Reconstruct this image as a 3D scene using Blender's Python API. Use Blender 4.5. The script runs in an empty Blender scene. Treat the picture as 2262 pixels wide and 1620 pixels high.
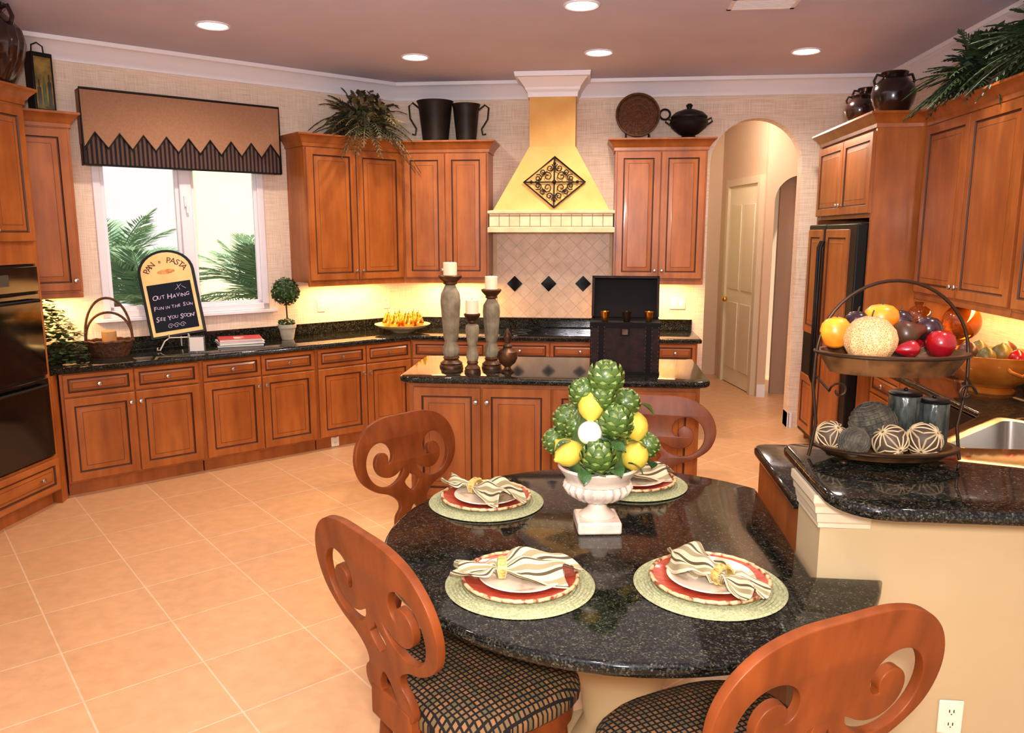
import bpy, bmesh, math, random
from mathutils import Vector, Matrix
random.seed(11)
S=bpy.context.scene; COL=S.collection
PI=math.pi; R=math.radians
S.view_settings.view_transform='Standard'
S.view_settings.gamma=.9; S.view_settings.exposure=.12
# ------------------------------------------------------------------ camera
F=1720.0; YAW=R(5.8); PITCH=R(9.7); H=1.81
cam=bpy.data.cameras.new('camera'); cam.lens=F/2262*36; cam.sensor_width=36
co=bpy.data.objects.new('camera',cam); COL.objects.link(co)
co.location=(0,0,H); co.rotation_euler=(PI/2-PITCH,0,YAW); S.camera=co
RM=co.rotation_euler.to_matrix()
def ray(px,py): return RM@Vector(((px-1131)/F,(810-py)/F,-1))
def onz(px,py,z):
    d=ray(px,py); t=(z-H)/d.z; return Vector((d.x*t,d.y*t,z))
def ony(px,py,Y):
    d=ray(px,py); t=Y/d.y; return Vector((d.x*t,Y,H+d.z*t))
# the window wall runs at 45 degrees from the corner (CX,CY)
CX,CY=-1.85,7.4; Q=math.sqrt(.5); CEIL=3.17
def dg(x,d): return (CX+x*Q+d*Q, CY+x*Q-d*Q)
# ------------------------------------------------------------------ materials
def lin(c):
    return tuple(((v/255)/12.92 if v/255<=.04045 else ((v/255+.055)/1.055)**2.4) for v in c)+(1,)
def newmat(name):
    m=bpy.data.materials.new(name); m.use_nodes=True
    nt=m.node_tree; b=nt.nodes['Principled BSDF']; return m,nt,b
def noise(nt,scale,mp=(1,1,1),detail=3,rot=(0,0,0)):
    tc=nt.nodes.new('ShaderNodeTexCoord'); ma=nt.nodes.new('ShaderNodeMapping'); no=nt.nodes.new('ShaderNodeTexNoise')
    ma.inputs['Scale'].default_value=mp; ma.inputs['Rotation'].default_value=rot
    no.inputs['Scale'].default_value=scale; no.inputs['Detail'].default_value=detail
    nt.links.new(tc.outputs['Object'],ma.inputs['Vector']); nt.links.new(ma.outputs['Vector'],no.inputs['Vector'])
    return no
def ramp(nt,src,stops):
    r=nt.nodes.new('ShaderNodeValToRGB'); e=r.color_ramp.elements
    while len(e)<len(stops): e.new(.5)
    for i,(p,c) in enumerate(stops): e[i].position=p; e[i].color=c
    nt.links.new(src,r.inputs['Fac']); return r
def bump(nt,b,src,st,dist=.01):
    bm=nt.nodes.new('ShaderNodeBump'); bm.inputs['Strength'].default_value=st; bm.inputs['Distance'].default_value=dist
    nt.links.new(src,bm.inputs['Height']); nt.links.new(bm.outputs['Normal'],b.inputs['Normal'])
def mat(name,c,rough=.5,metal=0,c2=None,sc=8,mp=(1,1,1),bmp=0,coat=0,trans=0,emis=0,lo=.35,hi=.65,spec=None):
    m,nt,b=newmat(name)
    b.inputs['Base Color'].default_value=lin(c); b.inputs['Roughness'].default_value=rough; b.inputs['Metallic'].default_value=metal
    if spec is not None: b.inputs['Specular IOR Level'].default_value=spec
    if coat: b.inputs['Coat Weight'].default_value=coat; b.inputs['Coat Roughness'].default_value=.08
    if trans: b.inputs['Transmission Weight'].default_value=trans
    if emis: b.inputs['Emission Color'].default_value=lin(c); b.inputs['Emission Strength'].default_value=emis
    if c2 or bmp:
        no=noise(nt,sc,mp)
        if c2:
            r=ramp(nt,no.outputs['Fac'],[(lo,lin(c)),(hi,lin(c2))]); nt.links.new(r.outputs['Color'],b.inputs['Base Color'])
        if bmp: bump(nt,b,no.outputs['Fac'],bmp)
    return m
def woodmat(name,mp):
    m,nt,b=newmat(name)
    a=noise(nt,2.2,mp,4); c=noise(nt,5,(1,1,.6),4)
    r=ramp(nt,a.outputs['Fac'],[(.28,lin((180,108,50))),(.72,lin((154,86,36)))])
    r2=ramp(nt,c.outputs['Fac'],[(.32,(.76,.71,.66,1)),(.62,(1,1,1,1))])
    mx=nt.nodes.new('ShaderNodeMix'); mx.data_type='RGBA'; mx.blend_type='MULTIPLY'; mx.inputs[0].default_value=1
    nt.links.new(r.outputs['Color'],mx.inputs[6]); nt.links.new(r2.outputs['Color'],mx.inputs[7])
    nt.links.new(mx.outputs[2],b.inputs['Base Color']); b.inputs['Roughness'].default_value=.34
    b.inputs['Coat Weight'].default_value=.15; b.inputs['Coat Roughness'].default_value=.1
    return m
WOOD=woodmat('cherry_wood',(8,8,1)); WOODH=woodmat('cherry_wood_horizontal',(1,8,8))
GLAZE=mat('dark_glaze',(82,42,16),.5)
CHWOOD=mat('chair_wood',(132,68,28),.42,c2=(110,54,20),sc=3,mp=(6,6,2),spec=.28)
KNOBM=mat('pewter',(190,184,176),.3,1)
WHITE=mat('white_paint',(236,232,238),.45)
CEILM=mat('ceiling_paint',(212,208,228),.9,c2=(206,202,222),sc=2)
CREAMW=mat('cream_wall_paint',(196,174,136),.8,c2=(190,168,128),sc=2)
CREAMT=mat('cream_trim_paint',(214,198,170),.5)
HALLM=mat('hall_paint',(212,186,158),.85)
HOODM=mat('hood_plaster',(228,182,114),.8,c2=(218,168,98),sc=5,bmp=.15)
BLACKG=mat('black_glass',(10,10,11),.08,coat=.3)
BLACK=mat('black_satin',(14,12,12),.4,spec=.35)
IRON=mat('wrought_iron',(34,24,20),.5,.4)
BROWNIRON=mat('bronze_iron',(64,46,32),.4,.7)
DKMETAL=mat('dark_tin',(44,38,34),.5,.5,c2=(60,52,44),sc=6)
DKCER=mat('dark_ceramic',(34,20,18),.2,c2=(54,30,24),sc=5,coat=.6)
GOLD=mat('gold_leaf',(220,150,40),.25,1,c2=(240,190,90),sc=6)
CANDLE=mat('candle_wax',(244,236,200),.5)
STONEG=mat('candlestick_stone',(164,150,122),.6,c2=(126,114,90),sc=14,bmp=.3)
BRONZE=mat('aged_bronze',(120,82,50),.4,.5,c2=(66,42,28),sc=14)
LEATHER=mat('dark_leather',(52,28,20),.6,c2=(32,18,14),sc=20,bmp=.3,spec=.25)
LEATHERD=mat('leather_strap',(20,13,11),.65,spec=.2)
URNW=mat('urn_glaze',(236,220,200),.25,c2=(222,198,182),sc=12,coat=.4)
ARTG=mat('artichoke_green',(92,116,50),.35,c2=(62,90,36),sc=22,coat=.4)
ARTL=mat('artichoke_light',(150,166,92),.35,c2=(114,136,66),sc=30,coat=.4)
LEMON=mat('lemon_yellow',(236,214,96),.35,c2=(224,190,60),sc=30,bmp=.4,coat=.4)
LEAFG=mat('glazed_leaf',(44,78,46),.3,c2=(84,116,62),sc=20,coat=.4)
WHITEB=mat('white_glaze',(250,244,224),.15,coat=.5)
MATG=mat('woven_sage',(150,154,114),.9,c2=(184,184,142),sc=120,bmp=.5)
CHARG=mat('charger_red',(160,56,38),.4,c2=(190,90,60),sc=30,mp=(1,4,1),coat=.3)
BAMB=mat('bamboo_rim',(222,190,142),.45,c2=(140,70,42),sc=45,lo=.48,hi=.62)
PLATE=mat('cream_plate',(238,222,198),.25,c2=(206,168,134),sc=26,coat=.4,lo=.52,hi=.72)
NAPC=mat('napkin_cream',(212,198,164),.9)
NAPG=mat('napkin_olive',(92,80,54),.9)
NAPL=mat('napkin_sage',(158,146,110),.9)
RINGM=mat('carved_ring',(216,194,120),.5,c2=(170,140,74),sc=60)
STEEL=mat('brushed_steel',(206,202,196),.25,1)
AMBER=mat('amber_glass',(170,90,20),.05,trans=.6,coat=.5)
ORANGEC=mat('orange_ceramic',(200,126,46),.25,c2=(174,96,30),sc=7,coat=.5)
TRAYW=mat('tray_rim_wood',(118,80,44),.4,c2=(66,42,22),sc=14,coat=.3)
WICK=mat('dark_wicker',(70,42,24),.6,c2=(110,70,38),sc=50,bmp=.6)
FERN=mat('fern_green',(50,74,42),.6,c2=(28,46,26),sc=6)
FERNB=mat('dry_green',(104,84,48),.7,c2=(52,60,36),sc=9)
IVY=mat('ivy_green',(34,62,26),.55,c2=(62,92,40),sc=9)
PALM=mat('palm_green',(150,176,140),.6,c2=(96,132,98),sc=3)
STEMB=mat('stem_brown',(86,60,36),.8)
POTW=mat('pale_pot',(196,186,168),.7,c2=(170,160,144),sc=12)
LENS=mat('lamp_lens',(255,250,240),.5,emis=9)
OUTL=mat('outlet_plastic',(236,226,204),.4)
SLOT=mat('slot_dark',(60,50,40),.6)
STONEMANTEL=mat('mantel_stone',(232,210,170),.6,c2=(216,190,148),sc=9)
EXTW=mat('exterior_stucco',(250,240,206),.9)
LAWN=mat('lawn',(190,198,170),.9)
CHALK=mat('chalkboard',(30,34,46),.7,spec=.2)
CHALKW=mat('chalk_text',(222,208,232),.9)
SIGNC=mat('sign_cream',(240,214,150),.6,c2=(230,200,132),sc=8)
SIGNT=mat('sign_letters',(96,40,40),.7)
WIREW=mat('white_wire',(230,222,206),.4,.3)
GLASSM=mat('clear_glass',(230,236,236),.03,trans=.95)
BALLG=mat('carved_ball_grey',(70,66,58),.7,c2=(106,98,82),sc=24,bmp=.6,spec=.2)
BALLC=mat('carved_ball_cream',(184,162,124),.65)
BALLB=mat('carved_ball_brown',(76,60,46),.6)
JARM=mat('dark_candle_jar',(52,58,54),.2,c2=(88,94,86),sc=18,mp=(4,4,1),bmp=.3,trans=.35)
FY=mat('yellow_fruit',(246,190,50),.3,c2=(236,130,36),sc=8,coat=.3)
FD=mat('dark_plum',(50,26,32),.25,coat=.4)
FM=mat('mahogany_pear',(110,44,30),.35,c2=(70,50,30),sc=5)
FR=mat('red_fruit',(176,20,20),.25,c2=(140,16,30),sc=6,coat=.4)
FG=mat('green_fruit',(70,76,36),.4,c2=(120,100,44),sc=6)
RUGRED=mat('book_red',(190,40,40),.4)
PAPER=mat('paper',(236,230,220),.6)
VALT=mat('valance_tan',(166,126,98),.85,c2=(158,118,90),sc=60)
YWIN=mat('hall_window_light',(220,222,130),.6,emis=.6)
def granite():
    m,nt,b=newmat('black_granite')
    tc=nt.nodes.new('ShaderNodeTexCoord')
    v=nt.nodes.new('ShaderNodeTexVoronoi'); v.inputs['Scale'].default_value=230
    nt.links.new(tc.outputs['Object'],v.inputs['Vector'])
    sp=nt.nodes.new('ShaderNodeSeparateColor'); nt.links.new(v.outputs['Color'],sp.inputs[0])
    r=ramp(nt,sp.outputs[0],[(0,(.007,.007,.006,1)),(.42,(.013,.014,.011,1)),(.60,(.032,.033,.023,1)),(.80,(.062,.057,.038,1)),(.94,(.12,.11,.08,1))])
    r.color_ramp.interpolation='CONSTANT'
    no=noise(nt,34,detail=4)
    r2=ramp(nt,no.outputs['Fac'],[(.34,(.35,.35,.35,1)),(.60,(1,1,1,1))])
    mx=nt.nodes.new('ShaderNodeMix'); mx.data_type='RGBA'; mx.blend_type='MULTIPLY'; mx.inputs[0].default_value=1
    nt.links.new(r.outputs['Color'],mx.inputs[6]); nt.links.new(r2.outputs['Color'],mx.inputs[7])
    nt.links.new(mx.outputs[2],b.inputs['Base Color'])
    b.inputs['Roughness'].default_value=.07; b.inputs['Specular IOR Level'].default_value=.42
    return m
GRAN=granite()
def netmelon():
    m,nt,b=newmat('cantaloupe_rind')
    tc=nt.nodes.new('ShaderNodeTexCoord')
    v=nt.nodes.new('ShaderNodeTexVoronoi'); v.feature='DISTANCE_TO_EDGE'; v.inputs['Scale'].default_value=150
    nt.links.new(tc.outputs['Object'],v.inputs['Vector'])
    r=ramp(nt,v.outputs['Distance'],[(.05,lin((226,192,138))),(.2,lin((190,132,84)))])
    nt.links.new(r.outputs['Color'],b.inputs['Base Color']); b.inputs['Roughness'].default_value=.65
    return m
CANTA=netmelon()
def tile_mat(name,c1,c2,mort,size,msize,rot,rough,bmps=.4,plane='xy',shift=(0,0,0),mot=.84):
    m,nt,b=newmat(name)
    tc=nt.nodes.new('ShaderNodeTexCoord'); ma=nt.nodes.new('ShaderNodeMapping'); br=nt.nodes.new('ShaderNodeTexBrick')
    src=tc.outputs['Object']
    if plane=='xz':
        sx=nt.nodes.new('ShaderNodeSeparateXYZ'); cx=nt.nodes.new('ShaderNodeCombineXYZ')
        nt.links.new(src,sx.inputs[0]); nt.links.new(sx.outputs['X'],cx.inputs['X']); nt.links.new(sx.outputs['Z'],cx.inputs['Y']); src=cx.outputs[0]
    ma.inputs['Rotation'].default_value=(0,0,rot); ma.inputs['Location'].default_value=shift
    nt.links.new(src,ma.inputs['Vector']); nt.links.new(ma.outputs['Vector'],br.inputs['Vector'])
    br.offset=0; br.inputs['Scale'].default_value=1; br.inputs['Brick Width'].default_value=size; br.inputs['Row Height'].default_value=size
    br.inputs['Mortar Size'].default_value=msize; br.inputs['Mortar Smooth'].default_value=.1
    br.inputs['Color1'].default_value=lin(c1); br.inputs['Color2'].default_value=lin(c2); br.inputs['Mortar'].default_value=lin(mort)
    no=noise(nt,14,detail=8)
    r=ramp(nt,no.outputs['Fac'],[(.3,(mot,mot*.98,mot*.95,1)),(.68,(1,1,1,1))])
    mx=nt.nodes.new('ShaderNodeMix'); mx.data_type='RGBA'; mx.blend_type='MULTIPLY'; mx.inputs[0].default_value=1
    nt.links.new(br.outputs['Color'],mx.inputs[6]); nt.links.new(r.outputs['Color'],mx.inputs[7])
    nt.links.new(mx.outputs[2],b.inputs['Base Color']); b.inputs['Roughness'].default_value=rough
    bm=nt.nodes.new('ShaderNodeBump'); bm.invert=True; bm.inputs['Strength'].default_value=bmps; bm.inputs['Distance'].default_value=.003
    nt.links.new(br.outputs['Fac'],bm.inputs['Height']); nt.links.new(bm.outputs['Normal'],b.inputs['Normal'])
    return m
FLOORM=tile_mat('floor_tile',(220,174,130),(214,168,122),(230,198,164),.46,.004,R(45),.34,mot=.87)
SPLASHM=tile_mat('splash_tile',(240,212,182),(232,202,170),(208,176,146),.1,.0022,R(45),.4,plane='xz')
MANTELT=tile_mat('mantel_tile',(238,220,182),(228,204,160),(160,128,90),.09,.0035,0,.5,plane='xz',shift=(0,.02,0))
def wallpaper():
    m,nt,b=newmat('grasscloth_wallpaper')
    a=noise(nt,6,(1,1,40),4); c=noise(nt,6,(40,40,1),4)
    ad=nt.nodes.new('ShaderNodeMath'); ad.operation='ADD'
    nt.links.new(a.outputs['Fac'],ad.inputs[0]); nt.links.new(c.outputs['Fac'],ad.inputs[1])
    hf=nt.nodes.new('ShaderNodeMath'); hf.operation='MULTIPLY'; hf.inputs[1].default_value=.5; nt.links.new(ad.outputs[0],hf.inputs[0])
    r=ramp(nt,hf.outputs[0],[(.36,lin((208,184,162))),(.56,lin((238,220,202)))])
    nt.links.new(r.outputs['Color'],b.inputs['Base Color']); b.inputs['Roughness'].default_value=.85
    return m
PAPERW=wallpaper()
def seat_fabric():
    m,nt,b=newmat('lattice_fabric')
    tc=nt.nodes.new('ShaderNodeTexCoord'); ma=nt.nodes.new('ShaderNodeMapping'); br=nt.nodes.new('ShaderNodeTexBrick')
    nt.links.new(tc.outputs['Object'],ma.inputs[0]); nt.links.new(ma.outputs[0],br.inputs[0])
    br.offset=0; br.inputs['Scale'].default_value=1; br.inputs['Brick Width'].default_value=.0165; br.inputs['Row Height'].default_value=.0165
    br.inputs['Mortar Size'].default_value=.0030; br.inputs['Bias'].default_value=0
    br.inputs['Color1'].default_value=lin((150,104,62)); br.inputs['Color2'].default_value=lin((98,88,54)); br.inputs['Mortar'].default_value=lin((16,12,10))
    nt.links.new(br.outputs['Color'],b.inputs['Base Color']); b.inputs['Roughness'].default_value=.85
    return m
SEATF=seat_fabric()
def stripe_mat():
    m,nt,b=newmat('valance_stripes')
    tc=nt.nodes.new('ShaderNodeTexCoord'); w=nt.nodes.new('ShaderNodeTexWave')
    w.wave_type='BANDS'; w.bands_direction='X'; w.inputs['Scale'].default_value=10; w.inputs['Distortion'].default_value=0
    nt.links.new(tc.outputs['Object'],w.inputs[0])
    r=ramp(nt,w.outputs['Fac'],[(.45,lin((30,22,26))),(.55,lin((96,72,62)))])
    nt.links.new(r.outputs['Color'],b.inputs['Base Color']); b.inputs['Roughness'].default_value=.9
    return m
VALS=stripe_mat()
# ------------------------------------------------------------------ mesh builder
class MB:
    def __init__(s): s.v=[]; s.f=[]; s.m=[]
    def add(s,vs,fs,m=0):
        o=len(s.v); s.v+= [tuple(v) for v in vs]; s.f+=[tuple(i+o for i in f) for f in fs]; s.m+=[m]*len(fs); return s
    def box(s,x0,y0,z0,x1,y1,z1,m=0):
        v=[(x,y,z) for z in (z0,z1) for x,y in ((x0,y0),(x1,y0),(x1,y1),(x0,y1))]
        return s.add(v,[(3,2,1,0),(4,5,6,7),(0,1,5,4),(1,2,6,5),(2,3,7,6),(3,0,4,7)],m)
    def loft(s,rings,closed=True,cap=True,m=0,mats=None):
        n=len(rings[0]); vs=[p for r in rings for p in r]
        o=len(s.v); s.v+=[tuple(p) for p in vs]
        for i in range(len(rings)-1):
            for j in range(n if closed else n-1):
                k=(j+1)%n
                s.f.append((o+i*n+j,o+i*n+k,o+(i+1)*n+k,o+(i+1)*n+j)); s.m.append(mats[i] if mats else m)
        if cap:
            s.f.append(tuple(o+j for j in range(n-1,-1,-1))); s.m.append(m)
            s.f.append(tuple(o+(len(rings)-1)*n+j for j in range(n))); s.m.append(mats[-1] if mats else m)
        return s
    def lathe(s,prof,c=(0,0,0),n=24,m=0,axis='z',sx=1,sy=1,mats=None,flute=0,nf=0,cap=True):
        rings=[]
        for r,z in prof:
            r=max(r,.0004); ring=[]
            for k in range(n):
                a=2*PI*k/n; rr=r*(1+flute*math.cos(nf*a)) if flute else r
                x,y=rr*math.cos(a)*sx,rr*math.sin(a)*sy
                if axis=='z': ring.append((c[0]+x,c[1]+y,c[2]+z))
                elif axis=='y': ring.append((c[0]+x,c[1]+z,c[2]+y))
                else: ring.append((c[0]+z,c[1]+x,c[2]+y))
            rings.append(ring)
        return s.loft(rings,True,cap,m,mats)
    def tube(s,path,r,n=8,m=0,closed=False):
        P=[Vector(p) for p in path]; N=len(P); rings=[]
        up=None
        for i in range(N):
            if closed: t=P[(i+1)%N]-P[i-1]
            else: t=P[min(i+1,N-1)]-P[max(i-1,0)]
            if t.length<1e-9: t=Vector((0,0,1))
            t.normalize()
            if up is None:
                up=Vector((0,0,1)) if abs(t.z)<.9 else Vector((1,0,0))
            a=(up-t*up.dot(t))
            if a.length<1e-6: a=t.orthogonal()
            a.normalize(); b=t.cross(a); up=a
            rr=r[i] if isinstance(r,(list,tuple)) else r
            rings.append([P[i]+a*rr*math.cos(2*PI*k/n)+b*rr*math.sin(2*PI*k/n) for k in range(n)])
        if closed: rings.append(rings[0])
        return s.loft(rings,True,not closed,m)
    def sphere(s,c,r,nu=20,nv=12,m=0):
        if not isinstance(r,(tuple,list)): r=(r,r,r)
        rings=[]
        for i in range(nv+1):
            p=-PI/2+PI*i/nv; q=max(math.cos(p),.002)
            rings.append([(c[0]+r[0]*q*math.cos(2*PI*k/nu),c[1]+r[1]*q*math.sin(2*PI*k/nu),c[2]+r[2]*math.sin(p)) for k in range(nu)])
        return s.loft(rings,True,True,m)
    def prism(s,poly,z0,z1,m=0):
        return s.loft([[(x,y,z0) for x,y in poly],[(x,y,z1) for x,y in poly]],m=m)
    def tf(s,M):
        s.v=[tuple(M@Vector(v)) for v in s.v]; return s
    def build(s,name,mats,parent=None,smooth=40,loc=None,rz=0,bevel=0,seg=2,label=None,cat=None,group=None,kind=None,recalc=True):
        me=bpy.data.meshes.new(name); me.from_pydata(s.v,[],s.f)
        if not isinstance(mats,(list,tuple)): mats=[mats]
        for a in mats: me.materials.append(a)
        me.polygons.foreach_set('material_index',s.m)
        if recalc:
            bm=bmesh.new(); bm.from_mesh(me); bmesh.ops.recalc_face_normals(bm,faces=bm.faces); bm.to_mesh(me); bm.free()
        if smooth:
            me.polygons.foreach_set('use_smooth',[True]*len(me.polygons)); me.set_sharp_from_angle(angle=R(smooth))
        return link(name,me,parent,loc,rz,bevel,seg,label,cat,group,kind)
def link(name,me,parent=None,loc=None,rz=0,bevel=0,seg=2,label=None,cat=None,group=None,kind=None):
    o=bpy.data.objects.new(name,me); COL.objects.link(o)
    if parent: o.parent=parent
    if loc: o.location=loc
    if rz: o.rotation_euler=(0,0,rz)
    if bevel:
        b=o.modifiers.new('bevel','BEVEL'); b.width=bevel; b.segments=seg; b.limit_method='ANGLE'; b.angle_limit=R(50)
    if label: o['label']=label
    if cat: o['category']=cat
    if group: o['group']=group
    if kind: o['kind']=kind
    return o
def thing(name,label,cat,loc=(0,0,0),rz=0,group=None):
    o=bpy.data.objects.new(name,None); COL.objects.link(o); o.location=loc; o.rotation_euler=(0,0,rz); o.empty_display_size=.05
    o['label']=label; o['category']=cat
    if group: o['group']=group
    return o
def copy_tree(o,parent=None):
    c=o.copy(); COL.objects.link(c)
    if parent: c.parent=parent
    for ch in list(o.children): copy_tree(ch,c)
    return c
def curve_mesh(splines,extrude,bev=0):
    cu=bpy.data.curves.new('tmp','CURVE'); cu.dimensions='2D'; cu.fill_mode='BOTH'; cu.extrude=extrude; cu.bevel_depth=bev; cu.bevel_resolution=2
    for pts in splines:
        sp=cu.splines.new('POLY'); sp.points.add(len(pts)-1); sp.use_cyclic_u=True
        for i,p in enumerate(pts): sp.points[i].co=(p[0],p[1],0,1)
    ob=bpy.data.objects.new('tmp',cu); COL.objects.link(ob); bpy.context.view_layer.update()
    me=bpy.data.meshes.new_from_object(ob.evaluated_get(bpy.context.evaluated_depsgraph_get()))
    bpy.data.objects.remove(ob); bpy.data.curves.remove(cu)
    bm=bmesh.new(); bm.from_mesh(me); bmesh.ops.remove_doubles(bm,verts=bm.verts,dist=1e-5); bm.to_mesh(me); bm.free()
    return me
def text_mesh(s,size,M,m,ext=.0006,shear=0):
    cu=bpy.data.curves.new('txt','FONT'); cu.body=s; cu.size=size; cu.align_x='CENTER'; cu.align_y='CENTER'; cu.extrude=ext; cu.shear=shear
    ob=bpy.data.objects.new('txt',cu); COL.objects.link(ob); bpy.context.view_layer.update()
    me=bpy.data.meshes.new_from_object(ob.evaluated_get(bpy.context.evaluated_depsgraph_get()))
    bpy.data.objects.remove(ob); me.transform(M); me.materials.clear(); me.materials.append(m); return me
def catmull(P,n=6,closed=True):
    out=[]; N=len(P)
    for i in range(N if closed else N-1):
        a,b,c,d=[P[(i+k)%N] if closed else P[max(0,min(N-1,i+k))] for k in (-1,0,1,2)]
        for j in range(n):
            t=j/n
            out.append(tuple(.5*((2*b[q])+(-a[q]+c[q])*t+(2*a[q]-5*b[q]+4*c[q]-d[q])*t*t+(-a[q]+3*b[q]-3*c[q]+d[q])*t**3) for q in range(len(b))))
    if not closed: out.append(tuple(P[-1]))
    return out
def round_poly(pts,rad,n=6):
    out=[]; N=len(pts)
    for i,p in enumerate(pts):
        r=rad[i] if isinstance(rad,(list,tuple)) else rad
        p=Vector(p)
        if r<=0: out.append(tuple(p)); continue
        a=(Vector(pts[i-1])-p).normalized(); b=(Vector(pts[(i+1)%N])-p).normalized()
        A=p+a*r; B=p+b*r
        for k in range(n+1):
            t=k/n; q=A*(1-t)**2+p*2*t*(1-t)+B*t*t; out.append(tuple(q))
    return out
def slab(name,poly,holes,z0,z1,m,bev=.012,**kw):
    h=(z1-z0)/2; me=curve_mesh([poly]+holes,h-bev,bev)
    me.materials.clear(); me.materials.append(m)
    for v in me.vertices: v.co.z+=(z0+z1)/2
    me.polygons.foreach_set('use_smooth',[True]*len(me.polygons)); me.set_sharp_from_angle(angle=R(50))
    return link(name,me,**kw)
def sweep(mb,path,prof,z=0,m=0,closed=False):
    n=len(path); rings=[]
    for i in range(n):
        p=Vector(path[i])
        def nr(a,b):
            d=(Vector(b)-Vector(a)).normalized(); return Vector((d.y,-d.x))
        if i==0: q=nr(path[0],path[1]); k=1
        elif i==n-1: q=nr(path[-2],path[-1]); k=1
        else:
            a=nr(path[i-1],path[i]); b=nr(path[i],path[i+1]); q=(a+b).normalized(); k=1/max(.3,q.dot(a))
        rings.append([(p.x+q.x*o*k,p.y+q.y*o*k,z+zz) for o,zz in prof])
    mb.loft(rings,m=m); return mb
# ------------------------------------------------------------------ room shell
fp=[(-4.2,-2),(2.7,-2),(2.7,10.4),(.85,10.4),(.85,7.5),(-1.89,7.5),(-4.2,5.19)]
MB().prism(fp,-.06,0).build('floor',FLOORM,kind='structure',smooth=0)
MB().prism(fp,CEIL,CEIL+.06).build('ceiling',CEILM,kind='structure',smooth=0)
MB().box(-4.3,3.0,0,-4.15,5.1,CEIL).build('wall_left',PAPERW,kind='structure',smooth=0)
WX0,WX1,WZ0,WZ1=-2.60,-1.30,1.17,2.50
w=MB(); L0=-3.36
w.box(L0,0,0,WX0,.15,CEIL); w.box(WX1,0,0,.06,.15,CEIL); w.box(WX0,0,0,WX1,.15,WZ0); w.box(WX0,0,WZ1,WX1,.15,CEIL)
w.build('wall_window',PAPERW,kind='structure',smooth=0,loc=(CX,CY,0),rz=R(45))
AX0,AX1,ASP=1.05,1.86,2.42
def arch_wall(mb,x0,x1,y0,y1,ax0,ax1,sp,top,n=20):
    mb.box(x0,y0,0,ax0,y1,top); mb.box(ax1,y0,0,x1,y1,top)
    cx=(ax0+ax1)/2; r=(ax1-ax0)/2; rings=[]
    for i in range(n+1):
        a=PI-PI*i/n; x=cx+r*math.cos(a); z=sp+r*math.sin(a)
        rings.append([(x,y0,z),(x,y1,z),(x,y1,top),(x,y0,top)])
    mb.loft(rings)
w=MB(); arch_wall(w,-1.85,2.6,7.4,7.56,AX0,AX1,ASP,CEIL); w.build('wall_back',PAPERW,kind='structure',smooth=0)
MB().box(2.6,-.4,0,2.75,7.56,CEIL).build('wall_right',PAPERW,kind='structure',smooth=0)
MB().box(.9,7.56,0,1.0,10.3,CEIL).build('wall_hall_left',HALLM,kind='structure',smooth=0)
MB().box(.9,10.2,0,2.7,10.3,CEIL).build('wall_hall_end',HALLM,kind='structure',smooth=0)
HD=R(100.8)
MB().box(.08,-.12,0,1.5,0,CEIL).build('wall_hall_right',HALLM,kind='structure',smooth=0,loc=(1.87,8.84,0),rz=HD)
w=MB(); arch_wall(w,1.86,2.7,8.80,8.92,1.95,2.5,2.15,CEIL); w.build('wall_hall_arch',HALLM,kind='structure',smooth=0)
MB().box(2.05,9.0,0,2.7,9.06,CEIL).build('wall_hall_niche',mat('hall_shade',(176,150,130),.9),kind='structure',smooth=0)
MB().box(2.6,7.56,0,2.7,9.0,CEIL).build('wall_hall_side',HALLM,kind='structure',smooth=0)
w=MB(); w.box(1.12,10.17,.95,1.42,10.2,2.3); w.build('window_2',YWIN,kind='structure',smooth=0)
dd=MB().box(.12,0,.01,1.0,.03,2.36).build('door_1',mat('door_white',(236,224,196),.5),kind='structure',smooth=0,loc=(1.87,8.84,0),rz=HD)
p=MB()
for z0,z1 in ((.2,1.0),(1.15,2.14)):
    p.box(.20,.03,z0,.52,.042,z1); p.box(.60,.03,z0,.92,.042,z1)
p.build('panel',mat('door_panel',(226,212,182),.5),parent=dd,bevel=.006)
MB().sphere((.92,.075,1.02),.032).build('door_knob',GOLD,parent=dd)
f=MB(); f.box(.05,0,0,.12,.06,2.44); f.box(1.0,0,0,1.07,.06,2.44); f.box(.12,0,2.36,1.0,.06,2.44); f.build('door_frame',CREAMT,parent=dd)
cp=[(0,-.15),(.012,-.15),(.016,-.12),(.03,-.105),(.034,-.09),(.075,-.045),(.088,-.034),(.104,-.03),(.11,-.001),(0,-.001)]
HL,HR=-.565,-.165
m1=MB(); sweep(m1,[(-4.15,3.0),(-4.15,5.1),(-1.85,7.4),(HL,7.4)],cp,CEIL); m1.build('trim_1',WHITE,kind='structure')
m1=MB(); sweep(m1,[(HR,7.4),(2.6,7.4),(2.6,-.3)],cp,CEIL); m1.build('trim_2',WHITE,kind='structure')
m1=MB(); m1.box(1.86,8.785,0,1.95,8.80,.14); m1.box(1.87,7.385,0,1.9,7.4,.14); m1.box(1.86,7.385,0,1.875,7.57,.14); m1.box(1.0,7.57,0,1.015,10.2,.14); m1.build('baseboard_hall',WHITE,kind='structure')
MB().box(-4.3,2.45,0,-2.62,2.62,CEIL).build('wall_stub',PAPERW,kind='structure',smooth=0)
m1=MB(); m1.box(-2.62,2.43,0,-2.60,2.64,.15); m1.box(-4.2,2.62,0,-2.60,2.64,.15); m1.build('baseboard_stub',WHITE,kind='structure',bevel=.004)
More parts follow.
